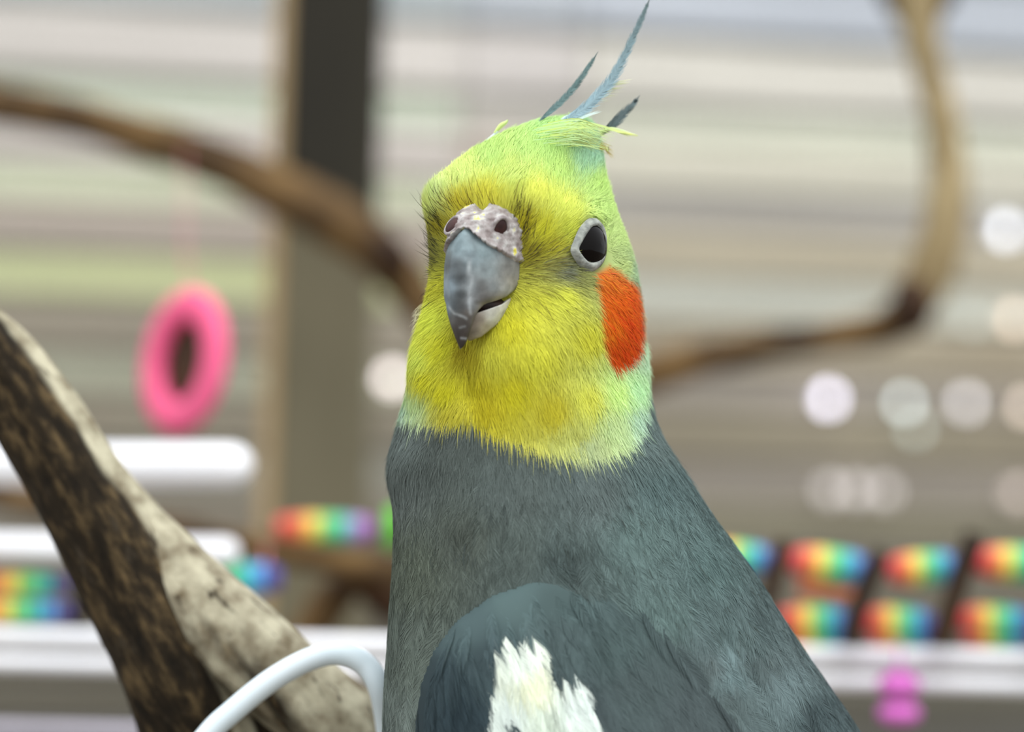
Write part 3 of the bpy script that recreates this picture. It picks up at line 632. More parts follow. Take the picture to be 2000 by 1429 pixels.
def add_blades(A, M, E, N, wid, col, side_t=0.0):
    """A,M,E: start, mid, end points; N normals; one tapered strip of five vertices each"""
    d = nrm(E - A); w = nrm(np.cross(d, N)) * wid[:, None] * .5
    k = len(A); V = np.stack([A - w * .7, A + w * .7, M - w, M + w, E], 1).reshape(-1, 3)
    base = BLK[0] + np.arange(k)[:, None] * 5
    q = np.concatenate([base + [0, 1, 3], base + [0, 3, 2], base + [2, 3, 4]], 0)
    nn = nrm(N + side_t * nrm(np.cross(d, N)))
    BL_V.append(V); BL_F.append(q); BL_N.append(np.repeat(nn, 5, 0)); BLK[0] += 5 * k
    cc = np.repeat(col[:, None, :], 5, 1); BL_C.append(cc.reshape(-1, 3))
def flush(name):
    V = BW(np.vstack(BL_V)); Fq = np.vstack(BL_F); Nq = np.vstack(BL_N); C = np.vstack(BL_C)
    org = np.array(bird.location)
    me = bpy.data.meshes.new(name); nv, nf = len(V), len(Fq)
    me.vertices.add(nv); me.vertices.foreach_set('co', (V - org).astype(np.float32).ravel())
    me.loops.add(nf * 3); me.loops.foreach_set('vertex_index', Fq.astype(np.int32).ravel())
    me.polygons.add(nf); me.polygons.foreach_set('loop_start', np.arange(0, nf * 3, 3, dtype=np.int32)); me.polygons.foreach_set('use_smooth', np.ones(nf, bool))
    me.update(calc_edges=True)
    NW = Nq[:, 0:1] * RX + Nq[:, 1:2] * FW + Nq[:, 2:3] * UP
    me.normals_split_custom_set_from_vertices(NW.tolist())
    me.materials.append(plum)
    o = bpy.data.objects.new(name, me); COL.objects.link(o); o.parent = bird; o['kind'] = 'stuff'
    set_tint(o, np.clip(C, 0.001, 1))
    BL_V.clear(); BL_F.clear(); BL_N.clear(); BL_C.clear(); BLK[0] = 0
    return o
def sample(V, Fc, n, dens):
    Q = np.array([q for q in Fc if len(q) == 4]); P = V[Q]
    ar = .5 * np.linalg.norm(np.cross(P[:, 2] - P[:, 0], P[:, 3] - P[:, 1]), axis=1)
    nm = nrm(np.cross(P[:, 2] - P[:, 0], P[:, 3] - P[:, 1])); c = P.mean(1)
    w = ar * dens(c); pk = rng.choice(len(Q), n, p=w / w.sum()); u, v = rng.random((2, n, 1))
    return (P[pk, 0] * (1 - u) + P[pk, 1] * u) * (1 - v) + (P[pk, 3] * (1 - u) + P[pk, 2] * u) * v
def nearest(P, tree, ref=None):
    Q = np.empty_like(P); N = np.empty_like(P)
    for i, p in enumerate(P.tolist()):
        r = tree.find_nearest(p); Q[i] = r[0]; N[i] = r[1]
    return Q, N
def orient(N, P, wingm):
    if wingm: s = np.where(N[:, 1] > 0, -1, 1)
    else:
        ax = np.stack([np.interp(P[:, 2], bz(np.array([2110, 1429, 1000, 700, 400, 232])), [bx(1450), bx(1210), bx(1090), bx(1040), bx(1010), bx(1110)]), 0 * P[:, 0], P[:, 2] - 4], -1)
        s = np.sign(np.sum(N * (P - ax), -1)); s[s == 0] = 1
    return N * s[:, None]
def feathers(V, Fc, tree, n, L, wd, nb, bw, lift, dens, colf, wingm=False, var=.07, bvar=.08, jit=3.0, spread=.55, fvar=.25, tilt=.35, reg=.5, dirn=.10, tipc=0.0):
    P = sample(V, Fc, n, dens); P, N = nearest(P, tree); N = orient(N, P, wingm); N = nrm(N)
    T = flow(P, N, wingm)
    T = nrm(T + rng.normal(0, dirn, T.shape)); T = nrm(T - N * np.sum(T * N, -1, keepdims=True))
    Ls = L(P) if callable(L) else np.full(n, L); Ls = Ls * rng.uniform(1 - fvar, 1 + fvar, n)
    M1, N1 = nearest(P + T * Ls[:, None] * .5, tree); N1 = orient(N1, M1, wingm)
    E1, N2 = nearest(M1 + nrm(M1 - P) * Ls[:, None] * .5, tree); N2 = orient(N2, E1, wingm)
    # leave the eye free
    u, v = eye_uv(P); ue, ve = eye_uv(E1); um, vm = eye_uv(M1)
    ok = np.ones(n, bool)
    if not wingm:
        for uu, vv, q_ in ((u, v, 1.0), (ue, ve, 1.12), (um, vm, 1.06)): ok &= ~((np.hypot(uu / 4.1 / q_, vv / 4.4 / q_) < 1) & (np.linalg.norm(P - EC, axis=1) < 15))
    P, N, M1, N1, E1, N2, Ls = [a[ok] for a in (P, N, M1, N1, E1, N2, Ls)]; n = len(P)
    fb = 1 + rng.normal(0, var, n)
    s = .02 + .86 * (np.arange(nb) // 2 * 2 + 1 + rng.normal(0, reg * 2, (n, nb))) / nb; s = np.clip(s, .01, .93); sd = np.tile(np.where(np.arange(nb) % 2, 1, -1), (n, 1))
    def along(t):
        t = t[..., None]; return P[:, None] * (1 - t) * (1 - 2 * t) + M1[:, None] * 4 * t * (1 - t) + E1[:, None] * t * (2 * t - 1)
    A = along(s); NN = nrm(N[:, None] * (1 - s[..., None]) + N2[:, None] * s[..., None])
    TT = nrm(along(np.minimum(s + .05, 1)) - A + 1e-9); BB = np.cross(NN, TT)
    ln = Ls[:, None] * wd * (np.sin(np.clip(s, .0, 1) * 2.2 + .55)) * rng.uniform(1 - .5 * reg, 1 + .3 * reg, (n, nb))
    ang = spread * (1.15 - .75 * s) * rng.uniform(1 - .8 * reg, 1 + .6 * reg, (n, nb)) * sd
    dr = TT * np.cos(ang)[..., None] + BB * np.sin(ang)[..., None]
    dr2 = TT * np.cos(ang * .55)[..., None] + BB * np.sin(ang * .55)[..., None]
    lf = lift * rng.uniform(.5, 1.5, (n, nb)) * (.25 + s)
    A = A + NN * (.05 + .10 * s[..., None]); 
    M = A + dr * (ln * .5)[..., None] + NN * (lf * ln * .45)[..., None]; E = M + dr2 * (ln * .5)[..., None] + NN * (lf * ln * .35)[..., None]
    fc = colf((A + dr * (ln * .35)[..., None]).reshape(-1, 3), jit).reshape(n, nb, 3)
    col = fc * fb[:, None, None] * (1 + rng.normal(0, bvar, (n, nb, 1)) + tipc * (s[..., None] - .45))
    # curve the strip tips back onto the body
    kap = (1 / 42.0) * ln ** 2
    E = E - NN * kap[..., None] * .5
    wdt = bw * rng.uniform(.7, 1.3, (n, nb))
    sh = lambda a: a.reshape(-1, 3)
    add_blades(sh(A), sh(M), sh(E), nrm(sh(NN) + tilt * rng.normal(0, 1, (n * nb, 1)) * sh(BB)), wdt.ravel(), sh(col))
def front(c): return np.where(c[:, 1] < 3, 1.0, .25)
bc = lambda P, j: body_colour(P, j)
HDz = lambda a, b: (lambda c: front(c) * (c[:, 2] < bz(a)) * (c[:, 2] > bz(b)) + 1e-9)
# face and crown
feathers(Vb, Fb, bvh, 7000, lambda P: np.interp(to_px(P)[1], [230, 420, 560, 800], [4.4, 4.0, 3.6, 5.6]), .75, 18, .085, .12, HDz(225, 905), bc, var=.035, bvar=.05, spread=.40, tilt=.14, reg=.6, jit=2.0)
feathers(Vb, Fb, bvh, 2600, lambda P: np.interp(to_px(P)[1], [230, 560, 800], [3.2, 2.8, 4.2]), .85, 10, .075, .26, HDz(225, 905), bc, var=.04, bvar=.08, spread=.40, tilt=.2, reg=.9, jit=2.0)
flush('face_plumage')
# breast, neck and back
feathers(Vb, Fb, bvh, 2100, 9.5, .55, 80, .10, .03, lambda c: front(c) * (c[:, 2] < bz(815)) + 1e-9, bc, var=.07, bvar=.09, spread=.75, tilt=.16, jit=1.5, reg=.14, dirn=.18, tipc=.22)
feathers(Vb, Fb, bvh, 1700, 6.0, .6, 40, .085, .09, lambda c: front(c) * (c[:, 2] < bz(815)) * (c[:, 2] > bz(1120)) + 1e-9, bc, var=.10, bvar=.13, spread=.62, tilt=.25, jit=1.5, reg=.25, dirn=.25, tipc=.2)
flush('body_plumage')
feathers(Vw, Fw, bvw, 1300, 9.0, .50, 84, .10, .015, lambda c: np.where((seg_dist(*to_px(c), SHARP) > 16) & inside(*to_px(c), OUT), 1.0, .02), lambda P, j: wing_colour(P, j), wingm=True, var=.06, bvar=.06, spread=.55, tilt=.12, jit=1.5, reg=.15, dirn=.12, tipc=.16)
flush('wing_plumage')

# ------------------------------------------------------------------ eye
def blob(c, r, ax, nu=24, nv=16, fn=None):
    V = []; Fc = []
    for i in range(nv + 1):
        a = math.pi * i / nv
        for j in range(nu):
            b = 2 * math.pi * j / nu
            q = np.array([math.sin(a) * math.cos(b), math.sin(a) * math.sin(b), math.cos(a)])
            k = fn(q) if fn else 1
            V.append(np.asarray(c) + (q * r * k) @ np.asarray(ax))
    for i in range(nv):
        for j in range(nu): Fc.append((i * nu + j, (i + 1) * nu + j, (i + 1) * nu + (j + 1) % nu, i * nu + (j + 1) % nu))
    return np.array(V), Fc
eyem = material('eye_black', (12, 8, 7), (7, 5, 5), 50, .08, spec=.12)
ringm = material('eye_ring_skin', (206, 220, 218), (150, 162, 162), 900, .7, .6)
v, f = blob(EC - NE * 2.0, np.array([4.4, 4.5, 3.2]), np.array([EH, EV, NE])); eye = bobj('eye', v, f, eyem)
# lid: pointed almond ring with small scales
LU = [(1168, 441), (1176, 452), (1179, 470), (1178, 490), (1172, 505), (1160, 512), (1148, 508), (1138, 497), (1132, 485), (1139, 470), (1148, 455), (1157, 444)]
lp = []
for a, b in LU:
    d = Vector(((a - 1000) / S, D0 * 1000, (714.5 - b) / S)).normalized(); dv = np.array(d); t = np.dot(EC + NE * .55 - np.array(CO), NE) / np.dot(dv, NE); lp.append(np.array(CO) + dv * t)
lp = np.array(lp); lp = lp.mean(0) + (lp - lp.mean(0)) * 1.07; lp = np.vstack([lp, lp[:1]]); lq = catmull(lp, 8)[:-1]
cen = lq.mean(0); V = []; Fc = []; NS = 10; nl = len(lq)
for i in range(nl):
    out_ = nrm(lq[i] - cen)
    rr = .25 * (1 + .22 * math.sin(i * 2 * math.pi / 4.0) + .12 * math.sin(i * 1.9))
    for j in range(NS):
        a = 2 * math.pi * j / NS; V.append(lq[i] + out_ * rr * (1.15 * math.cos(a) + .9) + NE * (rr * math.sin(a) * .9 - .15))
for i in range(nl):
    for j in range(NS): Fc.append((i * NS + j, ((i + 1) % nl) * NS + j, ((i + 1) % nl) * NS + (j + 1) % NS, i * NS + (j + 1) % NS))
bobj('eye_ring', np.array(V), Fc, ringm); RV, RF = np.array(V), Fc
V = []; Fc = []
for i in range(nl):
    out_ = nrm(lq[i] - cen)
    for j, (a, b) in enumerate(((-.30, -.6), (-.02, .1), (.35, .15), (.75, .0), (1.25, -.7))): V.append(lq[i] + out_ * a + NE * b)
for i in range(nl):
    for j in range(4): Fc.append((i * 5 + j, ((i + 1) % nl) * 5 + j, ((i + 1) % nl) * 5 + j + 1, i * 5 + j + 1))
lidm = material('bare_skin', (160, 164, 156), (118, 122, 118), 700, .75, .5)
bobj('eyelid', np.array(V), Fc, lidm)
# the other eye, on the far cheek
g = EC - np.array([OX, 0, 0]); ef, el = g @ FV, g @ LV; EC2 = head(np.array(ef - 4.5), np.array(-el), EC[2]); 
NE2 = FV * (NE @ FV) - LV * (NE @ LV) + ZV * NE[2]
q, _n = nearest(np.array([EC2]), bvh); q = q - NE2 * .7; v, f = blob(q[0] - NE2 * 1.9, np.array([3.1, 3.6, 3.1]), np.array([np.cross(NE2, ZV), ZV, NE2])); bobj('eye', v, f, eyem)
def mirror(P):
    g_ = P - np.array([OX, 0, 0]); return np.array([OX, 0, 0]) + (g_ @ FV)[:, None] * FV - (g_ @ LV)[:, None] * LV + (g_ @ ZV)[:, None] * ZV
bobj('eye_ring', mirror(RV) + (q[0] - mirror(EC[None])[0]), [z_[::-1] for z_ in RF], ringm)

# ------------------------------------------------------------------ bill
#      py    front  half  back
UB = [(452, 24.2, .8, 20), (458, 24.9, 1.9, 19.5), (469, 25.8, 3.6, 19), (482, 26.5, 4.8, 18.6), (500, 27.3, 5.4, 18.2), (525, 28.1, 5.6, 17.7), (547, 28.5, 5.55, 17.5), (562, 28.55, 5.4, 18.0), (575, 28.5, 5.1, 19.2), (585, 28.4, 4.7, 20.6), (592, 28.35, 4.1, 22.3), (600, 28.25, 3.1, 24.6), (610, 28.1, 2.7, 25.6), (625, 27.9, 2.2, 26.1), (641, 27.6, 1.75, 26.2), (655, 27.3, 1.3, 26.1), (668, 27.05, .85, 26.1), (678, 26.85, .4, 26.2), (683, 26.75, .08, 26.6)]
yu = np.concatenate([np.linspace(452, 680, 96), [683]]); NB = 40
def bill_ring(py, off=0.0, nb=NB, tb=UB, ridge=.10):
    ff = np.interp(py, [t[0] for t in tb], [t[1] for t in tb]) + off; w = np.interp(py, [t[0] for t in tb], [t[2] for t in tb]) + off; fb = np.interp(py, [t[0] for t in tb], [t[3] for t in tb])
    a = np.linspace(-math.pi / 2, math.pi / 2, nb)
    r = 1 + ridge * np.exp(-(a / .25) ** 2) * 0.4 - .05 * np.exp(-((np.abs(a) - .5) / .25) ** 2)
    return fb + (ff - fb) * np.cos(a) * r, w * np.sin(a) * r, bz(py)
V = []; Fc = []; TC = []
for y in yu:
    f_, l_, z_ = bill_ring(y); V.append(head(f_, l_, z_)); 
V = np.vstack(V)
for i in range(len(yu) - 1):
    for j in range(NB - 1): Fc.append((i * NB + j, i * NB + j + 1, (i + 1) * NB + j + 1, (i + 1) * NB + j))
    Fc.append((i * NB + NB - 1, i * NB, (i + 1) * NB, (i + 1) * NB + NB - 1))
Fc.append(tuple(range(NB))); Fc.append(tuple(range((len(yu) - 1) * NB, len(yu) * NB))[::-1])
hornm = bpy.data.materials.new('horn'); hornm.use_nodes = True; t_ = hornm.node_tree; b_ = t_.nodes['Principled BSDF']; b_.inputs['Roughness'].default_value = .5; b_.inputs['Specular IOR Level'].default_value = .28
at_ = t_.nodes.new('ShaderNodeAttribute'); at_.attribute_name = 'tint'; tc_ = t_.nodes.new('ShaderNodeTexCoord')
n_ = t_.nodes.new('ShaderNodeTexNoise'); n_.inputs['Scale'].default_value = 520; n_.inputs['Detail'].default_value = 5; t_.links.new(tc_.outputs['Object'], n_.inputs[0])
mr_ = t_.nodes.new('ShaderNodeMapRange'); mr_.inputs[1].default_value = .3; mr_.inputs[2].default_value = .7; mr_.inputs[3].default_value = .72; mr_.inputs[4].default_value = 1.25; t_.links.new(n_.outputs[0], mr_.inputs[0])
mu_ = t_.nodes.new('ShaderNodeMix'); mu_.data_type = 'RGBA'; mu_.blend_type = 'MULTIPLY'; mu_.inputs[0].default_value = 1; t_.links.new(at_.outputs['Color'], mu_.inputs[6]); t_.links.new(mr_.outputs[0], mu_.inputs[7]); t_.links.new(mu_.outputs[2], b_.inputs['Base Color'])
bp_ = t_.nodes.new('ShaderNodeBump'); bp_.inputs['Strength'].default_value = .25; bp_.inputs['Distance'].default_value = .0003; t_.links.new(n_.outputs[0], bp_.inputs['Height']); t_.links.new(bp_.outputs[0], b_.inputs['Normal'])
bill = bobj('upper_bill', V, Fc, hornm)
px, py = to_px(V)
HC = [(877, 560, 172, 192, 204), (874, 600, 160, 180, 192), (905, 480, 150, 172, 178), (895, 520, 96, 103, 106), (898, 545, 78, 83, 85), (903, 575, 68, 71, 72), (905, 598, 62, 62, 61), (888, 600, 82, 86, 88), (920, 500, 150, 168, 174), (918, 560, 176, 186, 190), (919, 590, 176, 184, 188), (940, 490, 140, 160, 164), (950, 530, 158, 172, 174), (940, 560, 112, 112, 110), (948, 580, 106, 104, 102), (930, 585, 104, 104, 103), (965, 560, 150, 158, 160), (985, 560, 178, 180, 176), (1000, 550, 176, 172, 160), (975, 585, 168, 162, 150), (1000, 530, 140, 140, 136), (945, 598, 150, 142, 130), (915, 615, 120, 112, 104), (895, 625, 82, 76, 72), (890, 640, 78, 72, 68), (905, 640, 92, 86, 82), (908, 660, 80, 72, 66), (898, 665, 66, 58, 54), (903, 680, 54, 44, 38), (884, 625, 130, 132, 132)]  # horn colours, with the highlight on the left edge painted in
hc = idw(HC, px, py, 3.6)
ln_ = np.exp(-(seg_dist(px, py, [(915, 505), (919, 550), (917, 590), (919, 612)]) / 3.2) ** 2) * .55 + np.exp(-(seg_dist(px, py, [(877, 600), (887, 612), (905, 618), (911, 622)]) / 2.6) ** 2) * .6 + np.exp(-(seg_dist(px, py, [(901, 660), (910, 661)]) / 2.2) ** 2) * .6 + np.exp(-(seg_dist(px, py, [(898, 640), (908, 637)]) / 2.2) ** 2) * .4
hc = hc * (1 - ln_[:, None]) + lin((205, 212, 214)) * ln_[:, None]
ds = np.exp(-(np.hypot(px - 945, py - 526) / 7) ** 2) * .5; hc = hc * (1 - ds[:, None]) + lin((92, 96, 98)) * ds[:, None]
set_tint(bill, hc * .66)
# cere: lumpy saddle over the root of the bill
CT = [(404, 19.5, 2.0, 15), (412, 21.5, 4.4, 15), (422, 23.0, 5.4, 15), (435, 24.2, 5.9, 15.5), (450, 25.2, 6.1, 16), (470, 26.1, 6.1, 16.5), (490, 26.9, 6.05, 17), (510, 27.6, 6.0, 17.3), (530, 28.2, 5.95, 17.4)]
NC = 72; NR = 40; V = []; Fc = []
aa = np.linspace(-math.pi / 2, math.pi / 2, NC)
botm = np.interp(np.abs(aa), [0, .18, .42, .8, 1.2, math.pi / 2], [458, 463, 480, 498, 514, 526])
crng = np.random.default_rng(11); botm = botm + crng.normal(0, 1.4, NC)
for i in range(NR):
    v_ = i / (NR - 1)
    for j in range(NC):
        y = 404 + (botm[j] - 404) * v_
        f_, l_, z_ = [np.interp(y, [t[0] for t in CT], [t[c] for t in CT]) for c in (1, 2, 3)]
        sad = -3.2 * math.exp(-((aa[j] - .02) / .24) ** 2) * (1 - sstep(np.array(y), 416, 440))
        edge = -1.0 * float(sstep(np.array(v_), .94, 1.0))
        lump = .07 * math.sin(y * .55 + aa[j] * 9) + .09 * math.sin(y * .31 - aa[j] * 17 + 1) + crng.normal(0, .03) + .22 * math.exp(-((v_ - .93) / .05) ** 2)
        ff = z_ + (f_ - z_ + lump + sad + edge) * math.cos(aa[j]); lw = (l_ + lump + edge * .5) * math.sin(aa[j])
        V.append(head(np.array(ff), np.array(lw), bz(y)))
for i in range(NR - 1):
    for j in range(NC - 1): Fc.append((i * NC + j, i * NC + j + 1, (i + 1) * NC + j + 1, (i + 1) * NC + j))
V = np.array(V)
cerem = bpy.data.materials.new('cere_skin'); cerem.use_nodes = True; t_ = cerem.node_tree; b_ = t_.nodes['Principled BSDF']; b_.inputs['Roughness'].default_value = .8; b_.inputs['Specular IOR Level'].default_value = .2
tc_ = t_.nodes.new('ShaderNodeTexCoord'); n1 = t_.nodes.new('ShaderNodeTexNoise'); n1.inputs['Scale'].default_value = 620; n1.inputs['Detail'].default_value = 4; n1.inputs['Roughness'].default_value = .55; t_.links.new(tc_.outputs['Object'], n1.inputs[0])
c1 = t_.nodes.new('ShaderNodeValToRGB'); e = c1.color_ramp.elements; e[0].position = .30; e[0].color = lin4((124, 112, 110)); e[1].position = .72; e[1].color = lin4((214, 216, 214)); x = e.new(.5); x.color = lin4((160, 154, 152)); t_.links.new(n1.outputs[0], c1.inputs[0])
n2 = t_.nodes.new('ShaderNodeTexNoise'); n2.inputs['Scale'].default_value = 620; n2.inputs['Detail'].default_value = 2; t_.links.new(tc_.outputs['Object'], n2.inputs[0])
m2 = t_.nodes.new('ShaderNodeMapRange'); m2.inputs[1].default_value = .63; m2.inputs[2].default_value = .70; t_.links.new(n2.outputs[0], m2.inputs[0])
x2 = t_.nodes.new('ShaderNodeMix'); x2.data_type = 'RGBA'; t_.links.new(m2.outputs[0], x2.inputs[0]); t_.links.new(c1.outputs[0], x2.inputs[6]); x2.inputs[7].default_value = lin4((214, 205, 90)); t_.links.new(x2.outputs[2], b_.inputs['Base Color'])
bp_ = t_.nodes.new('ShaderNodeBump'); bp_.inputs['Strength'].default_value = .5; bp_.inputs['Distance'].default_value = .0003; t_.links.new(n1.outputs[0], bp_.inputs['Height']); t_.links.new(bp_.outputs[0], b_.inputs['Normal'])
cere = bobj('cere', V, Fc, cerem); bvc = make_bvh(V, Fc)
# nostrils
nosm = material('nostril_dark', (66, 34, 32), (44, 22, 22), 600, .6)
rimm = material('nostril_rim', (186, 180, 180), (138, 128, 128), 700, .7, .5)
for a, b, ra, rb in ((977, 447, 14.5, 21), (884, 440, 8, 17)):
    p, n = cast(a, b, bvc)
    if p is None: print('no nostril', a); continue
    vv = nrm(ZV - n * n[2]); hh = np.cross(vv, n); hh = hh if hh[0] > 0 else -hh
    fs = max(.35, abs(n[1])) if a < 900 else 1
    v, f = blob(p - n * (.12 if a > 900 else -.05), np.array([ra / S / fs, rb / S, .55]), np.array([hh, vv, n]), 20, 10); ns = bobj('nostril', v, f, nosm)
    V = []; Fc = []
    for i in range(28):
        t = 2 * math.pi * i / 28; ce = p + hh * ra / S / fs * 1.12 * math.cos(t) + vv * rb / S * 1.12 * math.sin(t); od = nrm(hh * math.cos(t) + vv * math.sin(t)); rr = .26 * (1 + .5 * max(0, math.sin(t)))
        for j in range(8): u_ = 2 * math.pi * j / 8; V.append(ce + od * rr * math.cos(u_) + n * rr * math.sin(u_) * .9)
    for i in range(28):
        for j in range(8): Fc.append((i * 8 + j, ((i + 1) % 28) * 8 + j, ((i + 1) % 28) * 8 + (j + 1) % 8, i * 8 + (j + 1) % 8))
    bobj('nostril_rim', np.array(V), Fc, rimm)
# lower bill
NL = 48; aa = np.linspace(-math.pi / 2, math.pi / 2, NL); V = []; Fc = []
top = np.interp(np.abs(aa), [0, .35, .8, 1.2, math.pi / 2], [628, 616, 606, 596, 574]); bot = np.interp(np.abs(aa), [0, .5, 1.0, math.pi / 2], [668, 660, 640, 612])
for i in range(14):
    v_ = i / 13
    for j in range(NL):
        y = top[j] + (bot[j] - top[j]) * v_
        fr = 26.3 - 2.6 * v_ * v_; w = 4.55 - 1.2 * v_ * v_; fb = 16.5
        k = 1 - .35 * (v_ == 0)
        V.append(head(np.array(fb + (fr - fb) * k * math.cos(aa[j]) ** .8), np.array(w * k * math.sin(aa[j])), bz(y + (3 if v_ == 0 else 0))))
for i in range(13):
    for j in range(NL - 1): Fc.append((i * NL + j, i * NL + j + 1, (i + 1) * NL + j + 1, (i + 1) * NL + j))
Fc.append(tuple(range(NL))[::-1]); Fc.append(tuple(range(13 * NL, 14 * NL)))
V = np.array(V); lo_ = bobj('lower_bill', V, Fc, hornm); px, py = to_px(V)
set_tint(lo_, idw([(940, 625, 128, 118, 106), (930, 640, 134, 126, 116), (960, 620, 206, 208, 202), (985, 605, 205, 205, 196), (1000, 585, 196, 190, 172), (950, 645, 190, 182, 160), (925, 630, 120, 110, 100)], px, py))
mou = material('mouth_shadow', (40, 14, 10), (24, 10, 8), 300, .6)
v, f = blob(head(np.array(20.5), np.array(0.0), bz(600)), np.array([4.2, 3.9, 1.6]), np.array([FV, LV, ZV])); bobj('mouth', v, f, mou)  # dark blob stands for the shadow in the gap of the bill

# ------------------------------------------------------------------ dark bristles round the bill, loose strands
def strands(lst, wid, name):
    """lst of (list of bird mm points, start colour, end colour)"""
    for pts, c0, c1, w in lst:
        Q = catmull(np.array(pts), 4); n = len(Q); ins_ = nrm(np.gradient(Q, axis=0)); side = nrm(np.cross(ins_, np.array([0, -1.0, 0])))
        ww = w * np.interp(np.linspace(0, 1, n), [0, .3, 1], [.8, 1, .12])[:, None] * .5
        V = np.stack([Q - side * ww, Q + side * ww], 1).reshape(-1, 3); b0 = BLK[0]
        q = []
        for i in range(n - 1): a = b0 + 2 * i; q += [(a, a + 1, a + 3), (a, a + 3, a + 2)]
        BL_V.append(V); BL_F.append(np.array(q)); BL_N.append(np.tile([.0, -.85, .5], (2 * n, 1)))
        t = np.repeat(np.linspace(0, 1, n), 2)[:, None]; BL_C.append(lin(c0) * (1 - t) + lin(c1) * t); BLK[0] += 2 * n
    return flush(name)
L_ = []
for (cx, cy, sx_, sy_, n, dark) in ((1015, 445, 14, 24, 46, (60, 52, 14)), (1020, 500, 12, 24, 40, (64, 56, 20)), (860, 430, 12, 26, 60, (48, 46, 18)), (852, 500, 10, 32, 60, (52, 52, 34)), (930, 408, 50, 5, 36, (88, 74, 14)), (1060, 500, 26, 16, 30, (96, 88, 34)), (1100, 525, 22, 12, 24, (86, 86, 66)), (1055, 570, 24, 20, 16, (104, 98, 36))):
    for _ in range(n):
        a, b = rng.normal(cx, sx_), rng.normal(cy, sy_); p, nn_ = cast(a, b)
        if p is None: continue
        u_, v__ = eye_uv(p)
        if math.hypot(u_ / 4.4, v__ / 4.6) < 1: continue
        t = p - BEAK; t = nrm(t - nn_ * (t @ nn_)); t = nrm(t + rng.normal(0, .18, 3)); ln = rng.uniform(2.0, 5.5)
        e = p + t * ln + nn_ * rng.uniform(.1, .9)
        ue, ve = eye_uv(e)
        if math.hypot(ue / 3.6, ve / 4.0) < 1: continue
        L_.append(([p, p + t * ln * .5 + nn_ * .55, e], dark, dark, rng.uniform(.06, .11)))
strands(L_, 1, 'bristles')
L_ = []
for _ in range(300):                      # loose pale tips hanging over the grey collar
    a = rng.uniform(790, 1250); b = np.interp(a, [c[0] for c in COLLAR[:11]], [c[1] for c in COLLAR[:11]]) - rng.uniform(-2, 26)
    p, nn_ = cast(a, b)
    if p is None: continue
    t = flow(p[None], nn_[None], False)[0]; t = nrm(t + rng.normal(0, .12, 3)); ln = rng.uniform(2.2, 4.2); c0 = body_colour(p[None] + np.array([[0, 0, 1.5]]))[0]
    c0 = tuple((np.clip(c0, 0, 1) ** (1 / 2.2) * 255)); c1 = tuple(min(225, q * .75 + 50) for q in c0)
    L_.append(([p + nn_ * .25, p + t * ln * .5 + nn_ * .45, p + t * ln + nn_ * .45], c0, c1, rng.uniform(.05, .085)))
for _ in range(420):                      # dark strands paint shaded partings between the barbs of breast and mantle
    a, b = rng.uniform(765, 1560), rng.uniform(840, 1300); p, nn_ = cast(a, b)
    if p is None or inside(np.array([a]), np.array([b]), OUT)[0]: continue
    cl_ = np.interp(a, [c[0] for c in COLLAR[:11]], [c[1] for c in COLLAR[:11]])
    if b < cl_ + 8: continue
    t = flow(p[None], nn_[None], False)[0]; t = nrm(t + rng.normal(0, .12, 3)); ln = rng.uniform(1.0, 2.8)
    L_.append(([p + nn_ * .42, p + t * ln * .5 + nn_ * .5, p + t * ln + nn_ * .45], (50, 58, 54), (62, 72, 68), rng.uniform(.04, .09)))
for cx, cy, n in ((1120, 1105, 16), (968, 1000, 8), (1205, 1008, 6), (1478, 1150, 7), (915, 1080, 10), (1085, 1090, 8)):   # feather tips lifting
    for _ in range(n):
        p, nn_ = cast(rng.normal(cx, 11), rng.normal(cy, 11))
        if p is None: continue
        t = flow(p[None], nn_[None], False)[0]; t = nrm(t + rng.normal(0, .10, 3)); ln = rng.uniform(1.2, 3.0)
        L_.append(([p + nn_ * .4, p + t * ln * .5 + nn_ * .6, p + t * ln + nn_ * .5], (50, 58, 56), (62, 72, 70), rng.uniform(.06, .14)))
strands(L_, 1, 'loose_barbs_and_partings')

# crown tuft and nape wisps
L_ = []
def pt(px, py, y): k = (D0 * 1000 + y) / (D0 * 1000); return np.array([bx(px) * k, y, bz(py) * k])
for i in range(260):
    t = rng.random(); y0 = -9 + rng.normal(0, 2.5)
    x0, z0 = 1040 + 70 * rng.random(), 246 + 38 * t + rng.normal(0, 3)
    xe, ze = 1150 + 60 * rng.random() - 20 * t, 256 + 42 * t + rng.normal(0, 5)
    c0 = (178, 214, 150) if rng.random() < .6 else (190, 214, 110); c1 = (200, 224, 150) if rng.random() < .75 else (140, 140, 80)
    L_.append(([pt(x0, z0, y0), pt((x0 + xe) / 2, min(z0, ze) - 6 - 6 * rng.random() + 8 * t, y0 - 1.0), pt(xe, ze, y0 + 3 + 2 * rng.random())], c0, c1, rng.uniform(.07, .15)))
for i in range(26):
    s = rng.random(); L_.append(([pt(1080 + 20 * s, 250 + rng.normal(0, 2), -5), pt(1150, 240 + 3 * rng.random(), -5), pt(1205, 254 + 4 * rng.random(), -3), pt(1225 + 22 * s, 262 + 5 * rng.random(), -2)], (196, 226, 160), (216, 222, 130), .16))
for i in range(40):
    s = rng.random(); L_.append(([pt(1085 + 30 * s, 240 + 8 * rng.random(), -7), pt(1100 + 45 * s, 226 + 5 * rng.random(), -7), pt(1118 + 60 * s, 222 - 8 * s + 5 * rng.random(), -6)], (190, 214, 205), (206, 224, 220), .13))
for i in range(34):
    s = rng.random(); L_.append(([pt(1150 + 20 * s, 272 + 20 * s, -3), pt(1168 + 14 * s, 276 + 16 * s, -2), pt(1186 + 14 * rng.random(), 284 + 26 * rng.random(), 0)], (120, 104, 40), (196, 176, 90), .14))
